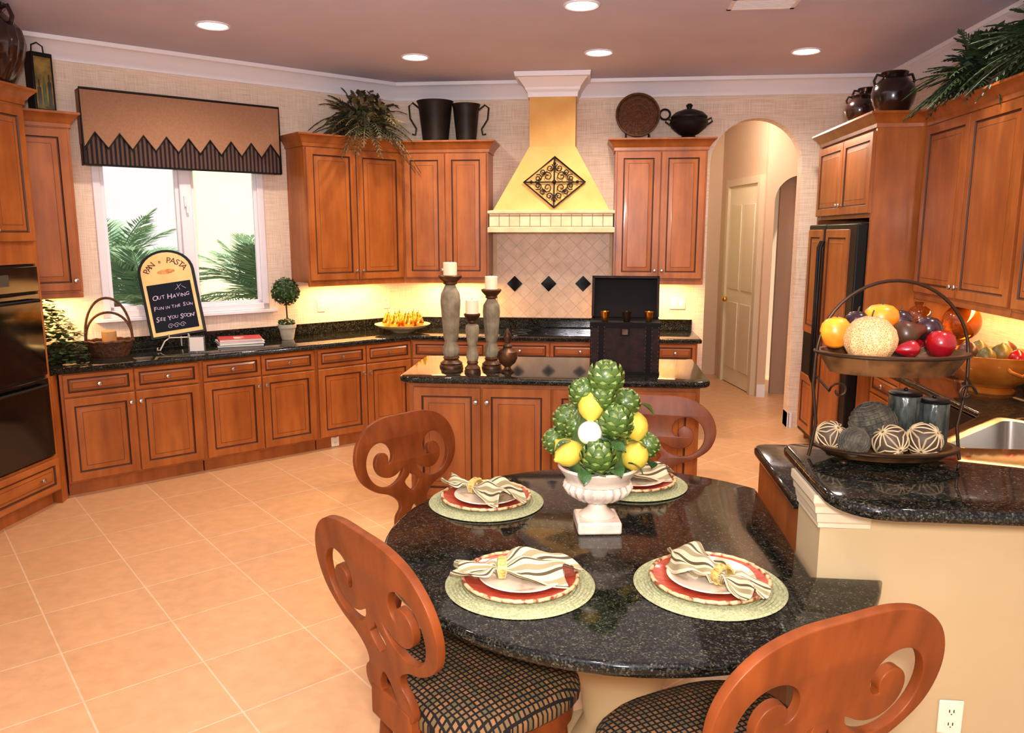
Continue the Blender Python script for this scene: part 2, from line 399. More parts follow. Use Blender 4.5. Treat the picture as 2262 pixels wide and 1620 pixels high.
# window
win=MB()
y0,y1=-.012,.06
fw=.055
win.box(WX0,y0,WZ0,WX0+fw,y1,WZ1); win.box(WX1-fw,y0,WZ0,WX1,y1,WZ1); win.box(WX0,y0,WZ0,WX1,y1,WZ0+fw); win.box(WX0,y0,WZ1-fw,WX1,y1,WZ1)
cxm=-1.94; win.box(cxm-.045,y0-.01,WZ0,cxm+.045,y1,WZ1)
wo=win.build('window_1',WHITE,kind='structure',loc=(CX,CY,0),rz=R(45),bevel=.006)
g=MB(); 
for a,b in ((WX0+fw,cxm-.045),(cxm+.045,WX1-fw)):
    t=.028
    g.box(a,.01,WZ0+fw,a+t,.04,WZ1-fw); g.box(b-t,.01,WZ0+fw,b,.04,WZ1-fw); g.box(a,.01,WZ0+fw,b,.04,WZ0+fw+t); g.box(a,.01,WZ1-fw-t,b,.04,WZ1-fw)
g.build('casement',WHITE,parent=wo,bevel=.003)
MB().box(cxm-.02,-.04,2.02,cxm+.02,-.02,2.10).box(cxm-.01,-.05,1.97,cxm+.01,-.03,2.05).build('latch',WHITE,parent=wo)
MB().box(WX0-.06,-.04,WZ0-.03,WX1+.06,.02,WZ0).build('window_sill',WHITE,parent=wo,bevel=.006)
# ------------------------------------------------------------------ outside
MB().box(-14,3,-.2,3,20,-.15).build('ground_outside',LAWN,kind='structure',smooth=0)
MB().box(-.85,3.2,-.15,4.2,3.4,4.6).build('wall_exterior',EXTW,kind='structure',smooth=0,loc=(CX,CY,0),rz=R(45))
def frond(mb,o,az,el,ln,droop,nl,ll,lw,m=0,curl=.5,spread=62):
    o=Vector(o); d=Vector((math.cos(az)*math.cos(el),math.sin(az)*math.cos(el),math.sin(el)))
    side=Vector((-math.sin(az),math.cos(az),0)); pts=[]
    for i in range(nl+1):
        t=i/nl; pts.append(o+d*ln*t+Vector((0,0,-droop*ln*t*t)))
    mb.tube(pts[::max(1,nl//6)],.0035*ln/.5,4,m)
    for i in range(1,nl+1):
        t=i/nl; p=pts[i]; tg=(pts[i]-pts[i-1]).normalized(); L=ll*math.sin(PI*(.12+.86*t))**.7
        for sg in (-1,1):
            a=R(spread)*(1-.35*t); q=(tg*math.cos(a)+side*sg*math.sin(a)).normalized()
            q=(q+Vector((0,0,-.25*curl+random.uniform(-.12,.12)))).normalized()
            e=p+q*L; mid=p+q*L*.45; wv=tg*lw
            mb.add([p,mid+wv+Vector((0,0,lw*.3)),e,mid-wv],[(0,1,2,3)],m)
def palm(loc,n,ln,th,label,seed,el=(10,80)):
    random.seed(seed); r=thing('palm_plant',label,'palm',loc)
    MB().tube([(0,0,0),(0,.02,th)],[.07,.05],8).build('trunk',STEMB,parent=r)
    mb=MB()
    for i in range(n):
        frond(mb,(0,0,th-.02),2*PI*i/n+random.uniform(-.2,.2),R(random.uniform(*el)),ln*random.uniform(.8,1.1),.3,24,.26,.010)
    mb.build('frond',PALM,parent=r,smooth=0,recalc=False)
x,y=dg(-2.05,-.95); palm((x,y,-.15),34,.75,1.35,'pale bushy palm outside the left window pane','1')
x,y=dg(-.98,-1.0); palm((x,y,-.15),30,.85,1.35,'arching palm outside the right window pane in front of cream stucco','2')
x,y=dg(-1.9,-2.9); palm((x,y,-.15),26,1.1,1.5,'taller palm farther out behind the left window pane','3')
# ------------------------------------------------------------------ cabinets
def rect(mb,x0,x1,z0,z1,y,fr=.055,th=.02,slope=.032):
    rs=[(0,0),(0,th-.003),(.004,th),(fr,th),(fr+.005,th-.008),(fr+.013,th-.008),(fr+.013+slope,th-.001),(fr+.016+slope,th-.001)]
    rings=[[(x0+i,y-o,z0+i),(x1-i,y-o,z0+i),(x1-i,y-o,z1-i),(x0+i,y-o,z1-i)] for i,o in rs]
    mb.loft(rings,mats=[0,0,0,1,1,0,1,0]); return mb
def knob(parent,x,y,z):
    MB().lathe([(.006,0),(.006,-.012),(.014,-.016),(.017,-.022),(.014,-.028),(.004,-.031)],(x,y,z),14,axis='y').build('knob',KNOBM,parent=parent)
def cornice(mb,w,d,z,Lf=1,Rf=1):
    pr=[(0,z-.10),(.010,z-.10),(.012,z-.075),(.024,z-.062),(.03,z-.05),(.058,z-.018),(.066,z-.014),(.066,z)]
    mb.loft([[(-p*Lf,-d-p,q),(w+p*Rf,-d-p,q),(w+p*Rf,0,q),(-p*Lf,0,q)] for p,q in pr]); return mb
def cabinet(label,x,y,z,rz,w,d,h,n,drawer=0,toe=0,corn=None,high=False,cat='cabinet',name='wall_cabinet',rail=False,ex=.012,door=True):
    r=thing(name,label,cat,(x,y,z),rz)
    b=MB().box(0,-d,toe,w,-.002,h-(.10 if corn else 0))
    if toe: b.box(.005,-d+.06,0,w-.005,-.01,toe)
    b.build('body',WOOD,parent=r)
    if rail: MB().box(.002,-d-.004,-.035,w-.002,-d+.02,0).build('light_rail',WOOD,parent=r,bevel=.004)
    top=h-(.11 if corn else .01); cw=(w-2*ex)/n
    for i in range(n):
        x0=ex+i*cw+.004; x1=ex+(i+1)*cw-.004
        if door:
            z1=top-(drawer+.012 if drawer else .0); z0=toe+.015
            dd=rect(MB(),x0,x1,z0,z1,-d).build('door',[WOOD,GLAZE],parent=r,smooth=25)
            kx=(x1-.028) if (i%2==0 and n>1) else x0+.028
            if n==1: kx=x1-.028
            knob(dd,kx,-d-.02,(z1-.07) if high else z0+.07)
        if drawer:
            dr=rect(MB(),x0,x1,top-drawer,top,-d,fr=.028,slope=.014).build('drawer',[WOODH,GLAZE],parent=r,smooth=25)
            knob(dr,(x0+x1)/2,-d-.02,top-drawer/2)
    if corn: cornice(MB(),w,d,h,*corn).build('cornice',WOOD,parent=r,smooth=25)
    return r
CH=.874; UT=2.62; UB=1.40
labs=['cherry base cabinet under the basket and chalkboard, nearest the oven tower','cherry base cabinet under the window between the chalkboard and the books','cherry base cabinet in the angle under the topiary, third from the oven tower']
for k in range(3):
    x,y=dg(-.2475-.927*(3-k),0); cabinet(labs[k],x,y,0,R(45),.926,.6,CH,2,drawer=.155,toe=.10,high=True,name='base_cabinet')
cabinet('cherry base cabinet on the back wall left of the cooktop, behind the candlesticks',-1.6,7.398,0,0,.70,.6,CH,1,.155,.10,high=True,name='base_cabinet')
cabinet('wide cherry base cabinet below the cooktop and range hood',-.899,7.398,0,0,1.09,.6,CH,2,.155,.10,high=True,name='base_cabinet')
cabinet('cherry base cabinet at the right end of the back counter beside the archway',.192,7.398,0,0,.73,.6,CH,2,.155,.10,high=True,name='base_cabinet')
MB().prism([(-3.555,4.735),(-3.58,4.83),(-3.985,5.245),(-4.14,5.09),(-4.14,4.735)],0,CH).build('filler_panel',WOOD,smooth=0,label='plain cherry filler panel between the oven tower and the first base cabinet',cat='panel')
x,y=dg(-1.085,0); cabinet('tall cherry wall cabinet right of the window with greenery on top',x,y,UB,R(45),.939,.35,UT-UB,2,corn=(1,0),rail=True)
cabinet('cherry wall cabinet left of the range hood with two dark pitchers on top',-1.704,7.4,UB,0,.775,.35,UT-UB,2,corn=(0,1),rail=True)
cabinet('cherry wall cabinet right of the range hood with woven tray and tureen on top',.19,7.4,UB,0,.79,.35,UT-UB,2,corn=(1,1),rail=True)
x,y=dg(-3.21,0); cabinet('narrow single-door cherry wall cabinet left of the window with a tin box on top',x,y,UB,R(45),.425,.35,UT-UB,1,corn=(0,1),rail=True)
ry=7.02
fr=thing('refrigerator_cabinet','tall cherry enclosure around the refrigerator with dark vases on top','cabinet',(2.595,ry,0),R(-90))
FW=1.32; b=MB(); b.box(0,-.68,0,.03,0,2.52); b.box(FW-.03,-.68,0,FW,0,2.52); b.box(.03,-.66,1.92,FW-.03,0,2.52); b.build('body',WOOD,parent=fr)
for i,(a,c) in enumerate(((.02,.655),(.665,1.30))):
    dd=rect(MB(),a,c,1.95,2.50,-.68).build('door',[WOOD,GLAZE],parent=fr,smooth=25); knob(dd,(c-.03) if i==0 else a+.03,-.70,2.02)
cornice(MB(),FW,.68,UT).build('cornice',WOOD,parent=fr,smooth=25)
rf=thing('refrigerator','black refrigerator faced with cherry panels beside the archway','refrigerator',(2.595,ry-.05,0),R(-90))
MB().box(0,-.66,.02,1.22,-.02,1.89).build('case',BLACK,parent=rf)
for a,c in ((.0,.47),(.49,1.22)):
    q=MB().box(a,-.75,.1,c,-.665,1.88).build('door',BLACK,parent=rf,bevel=.01)
    rect(MB(),a+.03,c-(.05 if a==0 else .14),.98 if a==0 else .14,1.84,-.75,fr=.06,th=.012).build('door_panel',[WOOD,GLAZE],parent=q,smooth=25)
    if a==0:
        rect(MB(),a+.03,c-.05,.14,.62,-.75,fr=.06,th=.012).build('door_panel',[WOOD,GLAZE],parent=q,smooth=25)
    hx=c-.03 if a==0 else a+.015
    MB().tube([(hx,-.77,.6),(hx,-.79,.65),(hx,-.79,1.7),(hx,-.77,1.75)],.012).build('handle',BLACK,parent=q)
cabinet('large two-door cherry wall cabinet on the right wall beside the refrigerator enclosure',2.6,5.66,UB,R(-90),1.27,.37,UT-UB,2,corn=(0,0),rail=True)
cabinet('cherry wall cabinet at the right edge, nearest the camera on the right wall',2.6,4.385,UB,R(-90),.9,.37,UT-UB,2,corn=(0,1),rail=True)
cabinet('cherry base cabinet with drawers on the right wall beside the refrigerator',2.598,5.66,0,R(-90),1.06,.6,CH,2,.155,.10,high=True,name='base_cabinet')
dw=thing('dishwasher','black dishwasher on the right wall under the orange bowl','dishwasher',(2.598,4.59,0),R(-90))
MB().box(0,-.58,.1,.6,0,CH).build('case',BLACK,parent=dw); MB().box(.005,-.61,.12,.595,-.58,.73).build('door',BLACKG,parent=dw,bevel=.004)
MB().box(.005,-.62,.74,.595,-.58,CH-.005).build('control_panel',BLACK,parent=dw,bevel=.004)
MB().box(.1,-.55,.0,.5,-.1,.1).build('base',BLACK,parent=dw)
MB().prism([(2.59,3.98),(2.02,3.98),(1.38,3.32),(1.38,2.64),(2.59,2.64)],0,.722).build('sink_cabinet',WOOD,smooth=0,label='angled cherry cabinet body under the corner sink',cat='cabinet')
pc=thing('peninsula_cabinet','cherry base cabinet of the peninsula behind the half wall, plain end facing the table','cabinet',(1.375,2.63,0),R(180))
MB().box(0,-.68,.0,.645,0,CH).build('body',WOOD,parent=pc)
dd=rect(MB(),.02,.32,.1,.85,-.68).build('door',[WOOD,GLAZE],parent=pc,smooth=25); knob(dd,.29,-.7,.78)
dd=rect(MB(),.325,.63,.1,.85,-.68).build('door',[WOOD,GLAZE],parent=pc,smooth=25); knob(dd,.35,-.7,.78)
ow=.80; ov=thing('oven_tower','tall cherry oven cabinet at the left edge with a ribbed dark vase on top','cabinet',(-4.14,4.725-ow,0),R(90))
od=.59
b=MB(); b.box(0,-od,0.1,ow,0,.345); b.box(0,-od,.345,.03,0,1.62); b.box(ow-.03,-od,.345,ow,0,1.62); b.box(0,-od,1.62,ow,0,2.6); b.box(.01,-od+.06,0,ow-.01,0,.1); b.build('body',WOOD,parent=ov)
dr=rect(MB(),.02,ow-.02,.115,.33,-od,fr=.04,slope=.02).build('drawer',[WOODH,GLAZE],parent=ov,smooth=25); knob(dr,ow/2+.2,-od-.02,.225)
for i,(a,c) in enumerate(((.02,ow/2-.003),(ow/2+.003,ow-.02))):
    dd=rect(MB(),a,c,1.76,2.58,-od).build('door',[WOOD,GLAZE],parent=ov,smooth=25); knob(dd,(c-.03) if i==0 else a+.03,-od-.02,1.83)
cornice(MB(),ow,od,2.70).build('cornice',WOOD,parent=ov,smooth=25)
on=thing('wall_oven','black glass double wall oven built into the tower at left','oven',(-4.14,4.725-ow,0),R(90))
MB().box(.035,-od+.01,.35,ow-.035,-.03,1.615).build('case',BLACK,parent=on)
MB().box(.04,-od-.02,.36,ow-.04,-od+.01,.88).build('door',BLACKG,parent=on,bevel=.005); MB().box(.04,-od-.02,.9,ow-.04,-od+.01,1.43).build('door',BLACKG,parent=on,bevel=.005)
cpn=MB().box(.04,-od-.02,1.445,ow-.04,-od+.01,1.605).build('control_panel',BLACKG,parent=on,bevel=.004)
MB().box(.3,-od-.022,1.49,.5,-od-.019,1.56).build('display',mat('display_grey',(60,66,64),.3),parent=cpn)
for z in (.84,1.39):
    MB().tube([(.1,-od-.02,z),(.1,-od-.055,z),(ow-.1,-od-.055,z),(ow-.1,-od-.02,z)],.011).build('handle',BLACK,parent=on)
# island
IX0,IX1,IY0,IY1=-1.15,.68,4.81,5.63
isl=thing('kitchen_island','cherry kitchen island with four front doors under a dark granite top','island',(IX0,IY1,0),0)
iw=IX1-IX0; idp=IY1-IY0
b=MB().box(0,-idp,.1,iw,0,CH).box(.02,-idp+.06,0,iw-.02,-.06,.1); b.build('body',WOOD,parent=isl)
cw=(iw-.04)/4
for i in range(4):
    a=.02+i*cw+.006; c=.02+(i+1)*cw-.006
    dd=rect(MB(),a,c,.12,CH-.03,-idp).build('door',[WOOD,GLAZE],parent=isl,smooth=25); knob(dd,(c-.03) if i%2==0 else a+.03,-idp-.02,CH-.12)
slab('island_top',round_poly([(-1.205,4.765),(.73,4.765),(.73,5.67),(-1.205,5.67)],[.1,.1,.05,.05]),[],CH,.914,GRAN,.014,label='dark granite top of the island carrying the candlesticks and chest',cat='countertop')
slab('countertop',[(.94,7.385),(.94,6.765),(-1.585,6.765),(-3.565,4.785),(-4.125,4.785),(-4.125,5.07),(-1.86,7.385)],[],CH,.914,GRAN,.013,label='long black granite counter running along the window wall and back wall',cat='countertop')
def orect(cx,cy,a,b,rz,r):
    pts=[(-a,-b),(a,-b),(a,b),(-a,b)]; c,s=math.cos(rz),math.sin(rz)
    return round_poly([(cx+x*c-y*s,cy+x*s+y*c) for x,y in pts],r)
SK=(1.90,3.55)
slab('countertop',round_poly([(.715,2.65),(2.585,2.65),(2.585,5.65),(1.985,5.65),(1.985,4.05),(1.36,3.345),(.715,3.345)],[0,0,0,.0,.05,.05,.06]),[orect(SK[0],SK[1],.36,.19,R(46),.06)],CH,.914,GRAN,.013,label='black granite sink counter wrapping from the peninsula to the right wall',cat='countertop')
sk=thing('sink','stainless steel corner sink set in the right granite counter','sink',(SK[0],SK[1],.914),R(46))
def ring4(a,b,z,r=.05): return [(x,y,z) for x,y in orect(0,0,a,b,0,r)]
MB().loft([ring4(.385,.215,.004),(ring4(.37,.20,.006)),ring4(.345,.175,0),ring4(.33,.16,-.17),ring4(.28,.11,-.19,.04)],cap=False).add(ring4(.28,.11,-.19,.04),[tuple(range(28))]).build('basin',STEEL,parent=sk)
MB().lathe([(.04,-.186),(.045,-.183),(.02,-.184)],(0,0,0),16).build('drain',BLACK,parent=sk)
m1=MB(); sweep(m1,[(-4.1,5.15),(-1.85,7.4),(.94,7.4)],[(.001,0),(.02,0),(.02,.1),(.001,.1)],.9145); m1.build('backsplash',GRAN,label='low black granite upstand along the window and back walls',cat='backsplash',smooth=0)
MB().box(2.58,2.68,.9145,2.599,5.65,1.015).build('backsplash',GRAN,label='low black granite upstand on the right wall behind the orange bowl',cat='backsplash',smooth=0)
ts=MB().box(-.90,7.388,1.02,.165,7.399,1.86).build('tiled_backsplash',SPLASHM,smooth=0,label='diagonal beige tile panel with three black diamonds under the hood',cat='backsplash')
fb=MB(); fb.box(-.93,7.383,1.016,-.895,7.399,1.86); fb.box(.16,7.383,1.016,.188,7.399,1.86); fb.build('border',STONEMANTEL,parent=ts)
for px in (1137,1212,1288):
    c=ony(px,627,7.386); r=.075
    MB().loft([[(c.x-r,7.3875,c.z),(c.x,7.3875,c.z-r),(c.x+r,7.3875,c.z),(c.x,7.3875,c.z+r)],[(c.x-r,7.383,c.z),(c.x,7.383,c.z-r),(c.x+r,7.383,c.z),(c.x,7.383,c.z+r)]]).build('diamond_tile',BLACKG,parent=ts,smooth=0)
ck=thing('cooktop','black glass cooktop in the back counter below the hood','cooktop',(-.355,7.05,.9145))
MB().box(-.45,-.25,0,.45,.25,.008).build('glass_top',BLACKG,parent=ck,bevel=.003)
g=MB()
for x,y,r in ((-.28,.1,.09),(-.28,-.12,.07),(.05,.1,.08),(.05,-.12,.1),(.3,.0,.07)): g.lathe([(r,.008),(r,.0095),(r-.006,.0095),(r-.006,.008)],(x,y,0),24,cap=False)
g.build('burner_ring',mat('burner_grey',(70,70,72),.3),parent=ck)
# range hood
hd=thing('range_hood','yellow plaster range hood tapering up to the ceiling','range hood',(-.36,7.398,0))
def rr(x0,x1,yf,z): return [(x0,-yf,z),(x1,-yf,z),(x1,0,z),(x0,0,z)]
MB().loft([rr(-.515,.515,.52,1.99),rr(-.2,.2,.37,2.56),rr(-.2,.2,.37,CEIL-.001)]).build('plaster_body',HOODM,parent=hd,smooth=0)
MB().loft([rr(-.535,.535,.54,1.865),rr(-.535,.535,.54,1.975)]).build('tile_band',MANTELT,parent=hd,smooth=0)
MB().loft([rr(-.55,.55,.555,1.82),rr(-.55,.55,.555,1.86),rr(-.54,.54,.545,1.865)]).loft([rr(-.535,.535,.54,1.975),rr(-.55,.55,.555,1.985),rr(-.55,.55,.555,2.005),rr(-.52,.52,.525,2.01)]).build('ledge',STONEMANTEL,parent=hd,smooth=0)
c2=[(o*1.15,z*1.3) for o,z in cp]
m1=MB(); m1.loft([rr(-.2-o,.2+o,.37+o,CEIL-.001+z) for o,z in c2[:-1]])
m1.build('crown',WHITE,parent=hd,smooth=25)
slope=math.atan2(.15,.57)
zc=2.25; yfr=.52-(zc-1.99)/.57*.15
orn=thing('iron_wall_ornament','wrought iron diamond scroll ornament hung on the hood front','wall ornament',(-.335,7.398-yfr-.016,zc))
orn.rotation_euler=(-slope,0,0)
a,b=.265,.225
MB().tube([(-a,0,0),(0,0,-b),(a,0,0),(0,0,b)],.009,6,closed=True).build('frame',IRON,parent=orn)
MB().tube([(-a,0,0),(a,0,0)],.006,6).tube([(0,0,-b),(0,0,b)],.006,6).build('cross_bar',IRON,parent=orn)
sc=MB()
def spiral2(cx,cz,r0,r1,a0,turn,n=18): return [(cx+(r0+(r1-r0)*i/n)*math.cos(a0+turn*i/n),-.002,cz+(r0+(r1-r0)*i/n)*math.sin(a0+turn*i/n)) for i in range(n+1)]
for sx in (-1,1):
    for sz in (-1,1):
        for (cx,cz,r0,aa) in ((.06,.05,.045,0),(.14,.035,.035,1),(.04,.125,.035,2),(.10,.09,.028,3)):
            sc.tube([(p[0]*sx,p[1],p[2]*sz) for p in spiral2(cx,cz,r0,.008,aa,R(500))],.0048,5)
for ang in range(4):
    c,s_=math.cos(ang*PI/2),math.sin(ang*PI/2)
    q=.2 if ang%2==0 else .165
    sc.sphere((c*q,-.004,s_*q),.014,8,6); sc.tube([(c*q*.6-s_*.03,-.004,s_*q*.6+c*.03),(c*q*.85,-.004,s_*q*.85),(c*q*.6+s_*.03,-.004,s_*q*.6-c*.03)],.005,5)
sc.sphere((0,-.006,0),.018,10,8)
sc.build('scrollwork',IRON,parent=orn)
# half wall, raised bar
MB().box(.715,2.37,0,2.6,2.62,1.03).build('wall_half',CREAMW,kind='structure',smooth=0)
m1=MB(); m1.loft([[(.7135-o,2.3685-o,z),(.86,2.3685-o,z),(.86,2.612,z),(.7135-o,2.612,z)] for o,z in ((0,.915),(.008,.919),(.008,.932),(.012,.938),(.016,.965),(.022,.970),(.024,.99),(.030,1.0),(.032,1.004),(.032,1.03))]); m1.build('trim_3',CREAMT,kind='structure',smooth=20)
slab('raised_bar_top',round_poly([(.70,2.125),(2.58,2.125),(2.58,2.775),(.70,2.775)],[.17,0,0,.05],10),[],1.032,1.072,GRAN,.016,label='raised dark granite bar top carrying the two-tier fruit stand',cat='countertop')
# table
TC=(.12,2.62); TR=.815; TZ=.76
pts=[]
th1=math.atan2(math.sqrt(TR**2-.565**2),.565); th2=2*PI-math.asin(.275/TR)
for i in range(73):
    a=th1+(th2-th1)*i/72; pts.append((TC[0]+TR*math.cos(a),TC[1]+TR*math.sin(a)))
pts.append((.685,2.345))
tb=thing('dining_table','round black granite dining table joined to the half wall','table',(0,0,0))
slab('tabletop',pts,[],TZ-.04,TZ,GRAN,.015,parent=tb)
MB().lathe([(.56,.719),(.52,.69),(.42,.60),(.30,.50),(.20,.40),(.14,.28),(.12,.15),(.17,.05),(.26,.02),(.27,0)],(.12,2.50,0),48).build('pedestal',CREAMW,parent=tb)
# ------------------------------------------------------------------ chairs
def chair_back_mesh():
    half=[(0,1.0),(.12,.997),(.215,.968),(.28,.905),(.302,.82),(.275,.738),(.205,.682),(.13,.652),(.085,.615),(.080,.578),(.108,.545),(.115,.50),(.08,.465),(0,.455)]
    out=half+[(-x,z) for x,z in half[-2:0:-1]]
    out=catmull(out,5)
    holes=[]
    for sg in (1,-1):
        A=[];B=[];n=48
        for i in range(n+1):
            u=i/n; th=R(-155+385*u); r=.108-.084*u**.9
            cx,cz=.146,.812
            p=Vector((cx+r*math.cos(th)*1.08,cz+r*math.sin(th)*1.10)); w_=.003+.0315*math.sin(PI*min(1,u*1.02))**.55*(1-.35*u)
            nn=Vector((math.cos(th),math.sin(th)))
            A.append(p+nn*w_); B.append(p-nn*w_)
        poly=A+B[::-1]; holes.append([(p.x*sg,p.y) for p in poly])
    holes.append([(0+.042*math.cos(t)*(1-.4*math.sin(t)),.53+.055*math.sin(t)) for t in [2*PI*k/20 for k in range(20)]])
    holes.append(catmull([(0,.745),(.014,.72),(.045,.69),(0,.645),(-.045,.69),(-.014,.72)],4))
    me=curve_mesh([out]+holes,.009,.003)
    me.transform(Matrix.Rotation(PI/2,4,'X'))
    me.transform(Matrix.Translation((0,0,.455))@Matrix.Rotation(R(9),4,'X')@Matrix.Translation((0,0,-.455)))
    me.transform(Matrix.Translation((0,-.235,0)))
    me.materials.clear(); me.materials.append(CHWOOD)
    me.polygons.foreach_set('use_smooth',[True]*len(me.polygons)); me.set_sharp_from_angle(angle=R(40))
    return me
def seat_ring(a,z,n=32):
    out=[]
    for k in range(n):
        t=2*PI*k/n; c,s=math.cos(t),math.sin(t); e=.7
        out.append((a*math.copysign(abs(c)**e,c)*(1+.06*s),.96*a*math.copysign(abs(s)**e,s)+.03,z))
    return out
def make_chair(label):
    r=thing('dining_chair',label,'chair',(0,0,0),group='dining chairs around the granite table')
    link('backrest',chair_back_mesh(),r)
    MB().loft([seat_ring(.262,.435),seat_ring(.274,.45),seat_ring(.274,.475),seat_ring(.254,.50),seat_ring(.19,.516),seat_ring(.06,.522)]).build('seat_cushion',SEATF,parent=r)
    MB().loft([seat_ring(.25,.375),seat_ring(.257,.38),seat_ring(.257,.434)]).build('seat_frame',CHWOOD,parent=r)
    for sx in (-1,1):
        MB().tube([(sx*.18,.19,.39),(sx*.185,.20,.3),(sx*.19,.205,.1),(sx*.195,.22,0)],[.024,.022,.016,.013],10).build('leg',CHWOOD,parent=r)
        MB().tube([(sx*.15,-.165,.39),(sx*.155,-.18,.25),(sx*.17,-.22,.0)],[.024,.02,.014],10).build('leg',CHWOOD,parent=r)
    MB().box(-.10,-.255,.40,.10,-.215,.50).build('back_support',CHWOOD,parent=r,bevel=.008)
    return r
ch0=make_chair('x')
chs=[((-.57,1.95),(.72,.69),'front left dining chair with scroll back and lattice seat, nearest the camera on the left'),
     ((.51,1.575),(-.50,.866),'front right dining chair below the half wall, back seen from behind'),
     ((-.83,3.40),(.79,-.61),'rear left dining chair between the table and the base cabinets'),
     ((.33,3.97),(-.10,-.99),'rear right dining chair standing in front of the island')]
for i,(b_,d_,lb) in enumerate(chs):
    c=ch0 if i==0 else copy_tree(ch0); s_=(1.03,1.045,1.0,.99)[i]
    dx,dy=Vector(d_).normalized(); c.location=(b_[0]+dx*.29,b_[1]+dy*.29,0); c.rotation_euler=(0,0,math.atan2(-dx,dy)); c['label']=lb; c.scale=(s_*(1.08,1.02,.95,1.05)[i],s_,s_)
# ------------------------------------------------------------------ place settings
def mat_mesh():
    prof=[(.0,0),(.222,0),(.227,.003)]
    k=.22; i=0
    while k>.01: prof.append((k,.0075 if i%2==0 else .004)); k-=.0055; i+=1
    prof.append((0,.006)); return MB().lathe(prof,n=64)
def napkin_mesh():
    mb=MB(); nu,nv=34,36; rows=[]
    for i in range(nu+1):
        u=i/nu; x=-.15+.37*u
        if x<0: hw=.018+.034*min(1,(-x/.12))**.8; amp=.014*min(1,-x/.05)
        else: hw=.018+.078*min(1,(x/.12))**.7; amp=.022*min(1,x/.07)
        row=[]
        for j in range(nv+1):
            v=-1+2*j/nv
            skew=.05*v*v*(1 if x>0 else -1)*min(1,abs(x)/.1)
            wob=math.sin(5*v+1)*.018*max(0,abs(x)-.05)/.1
            z=.028+amp*math.cos(v*6.2+x*13)+.010*min(1,abs(x)/.05)-.012*abs(v)*min(1,abs(x)/.08)+.006*math.sin(x*45+v*4)*min(1,abs(x)/.06)
            z-=.05*max(0,abs(x)-.16)
            if abs(x)<.02: z=.020+.012*math.cos(v*PI)
            row.append((x-skew+wob,hw*v+.016*math.sin(x*17),max(z,.004)))
        rows.append(row)
    for i in range(nu):
        for j in range(nv):
            mb.add([rows[i][j],rows[i+1][j],rows[i+1][j+1],rows[i][j+1]],[(0,1,2,3)],[0,1,0,2,2,0][j%6])
    bm=bmesh.new(); me=bpy.data.meshes.new('napkin'); me.from_pydata(mb.v,[],mb.f)
    for a in (NAPC,NAPG,NAPL): me.materials.append(a)
    me.polygons.foreach_set('material_index',mb.m)
    bm.from_mesh(me); bmesh.ops.remove_doubles(bm,verts=bm.verts,dist=1e-5); bm.to_mesh(me); bm.free()
    me.polygons.foreach_set('use_smooth',[True]*len(me.polygons)); return me
nap_me=napkin_mesh()
sets=[((-.20,2.21),10,'front left','nearest the front left chair'),((.37,2.26),122,'front right','nearest the half wall'),((-.40,2.93),-32,'rear left','nearest the rear left chair'),((.19,3.21),25,'rear right','behind the white urn')]
first={}
for i,((x,y),rz,pos,near) in enumerate(sets):
    def put(key,maker,z,label,cat,group,rot=0,dx=0,dy=0):
        if key not in first: first[key]=maker(); o=first[key]
        else: o=copy_tree(first[key])
        o.location=(x+dx,y+dy,z); o.rotation_euler=(0,0,rot); o['label']=label; o['category']=cat; o['group']=group; return o
    put('mat',lambda:mat_mesh().build('placemat',MATG),TZ,f'round sage woven placemat of the {pos} setting, {near}','placemat','placemats on the table')
    def mk():
        o=MB().lathe([(0,0),(.10,0),(.118,.005),(.165,.015),(.176,.019),(.176,.023),(.165,.020),(.115,.010),(0,.008)],n=56).build('charger_plate',CHARG)
        MB().tube([(.174*math.cos(2*PI*k/56),.174*math.sin(2*PI*k/56),.021+.0015*(k%2)) for k in range(56)],.006,8,closed=True).build('rim',BAMB,parent=o); return o
    put('charger',mk,TZ+.0078,f'red charger plate with bamboo rim in the {pos} setting','plate','charger plates')
    put('plate',lambda:MB().lathe([(0,0),(.075,0),(.088,.006),(.126,.014),(.132,.018),(.129,.021),(.088,.011),(0,.008)],n=48).build('dinner_plate',PLATE),TZ+.0165,f'cream speckled plate on the red charger, {pos} setting','plate','cream plates',dx=.004,dy=.004)
    def mkn():
        o=link('napkin',nap_me); s=o.modifiers.new('s','SOLIDIFY'); s.thickness=.003; return o
    a=R(rz); ox,oy=-.055*math.cos(a),-.055*math.sin(a)
    put('napkin',mkn,TZ+.0165+.012,f'striped olive and cream napkin fanned out on the {pos} plate','napkin','striped napkins',rot=a,dx=ox,dy=oy)
    def mkr():
        mb=MB(); mb.loft([[(xx,r*1.15*math.cos(t),.024+r*math.sin(t)) for t in [2*PI*k/20 for k in range(20)]] for xx,r in ((-.014,.024),(-.014,.029),(.014,.029),(.014,.024))],cap=False)
        mb.loft([[(xx,.024*1.15*math.cos(t),.024+.024*math.sin(t)) for t in [2*PI*k/20 for k in range(20)]] for xx in (.014,-.014)],cap=False)
        for s_ in range(8):
            t=2*PI*s_/8; mb.sphere((0,.030*1.15*math.cos(t),.024+.030*math.sin(t)),(.011,.005,.005),8,6)
        return mb.build('napkin_ring',RINGM)
    put('ring',mkr,TZ+.0165+.016,f'carved ivory napkin ring around the {pos} napkin','napkin ring','napkin rings',rot=a,dx=ox,dy=oy)
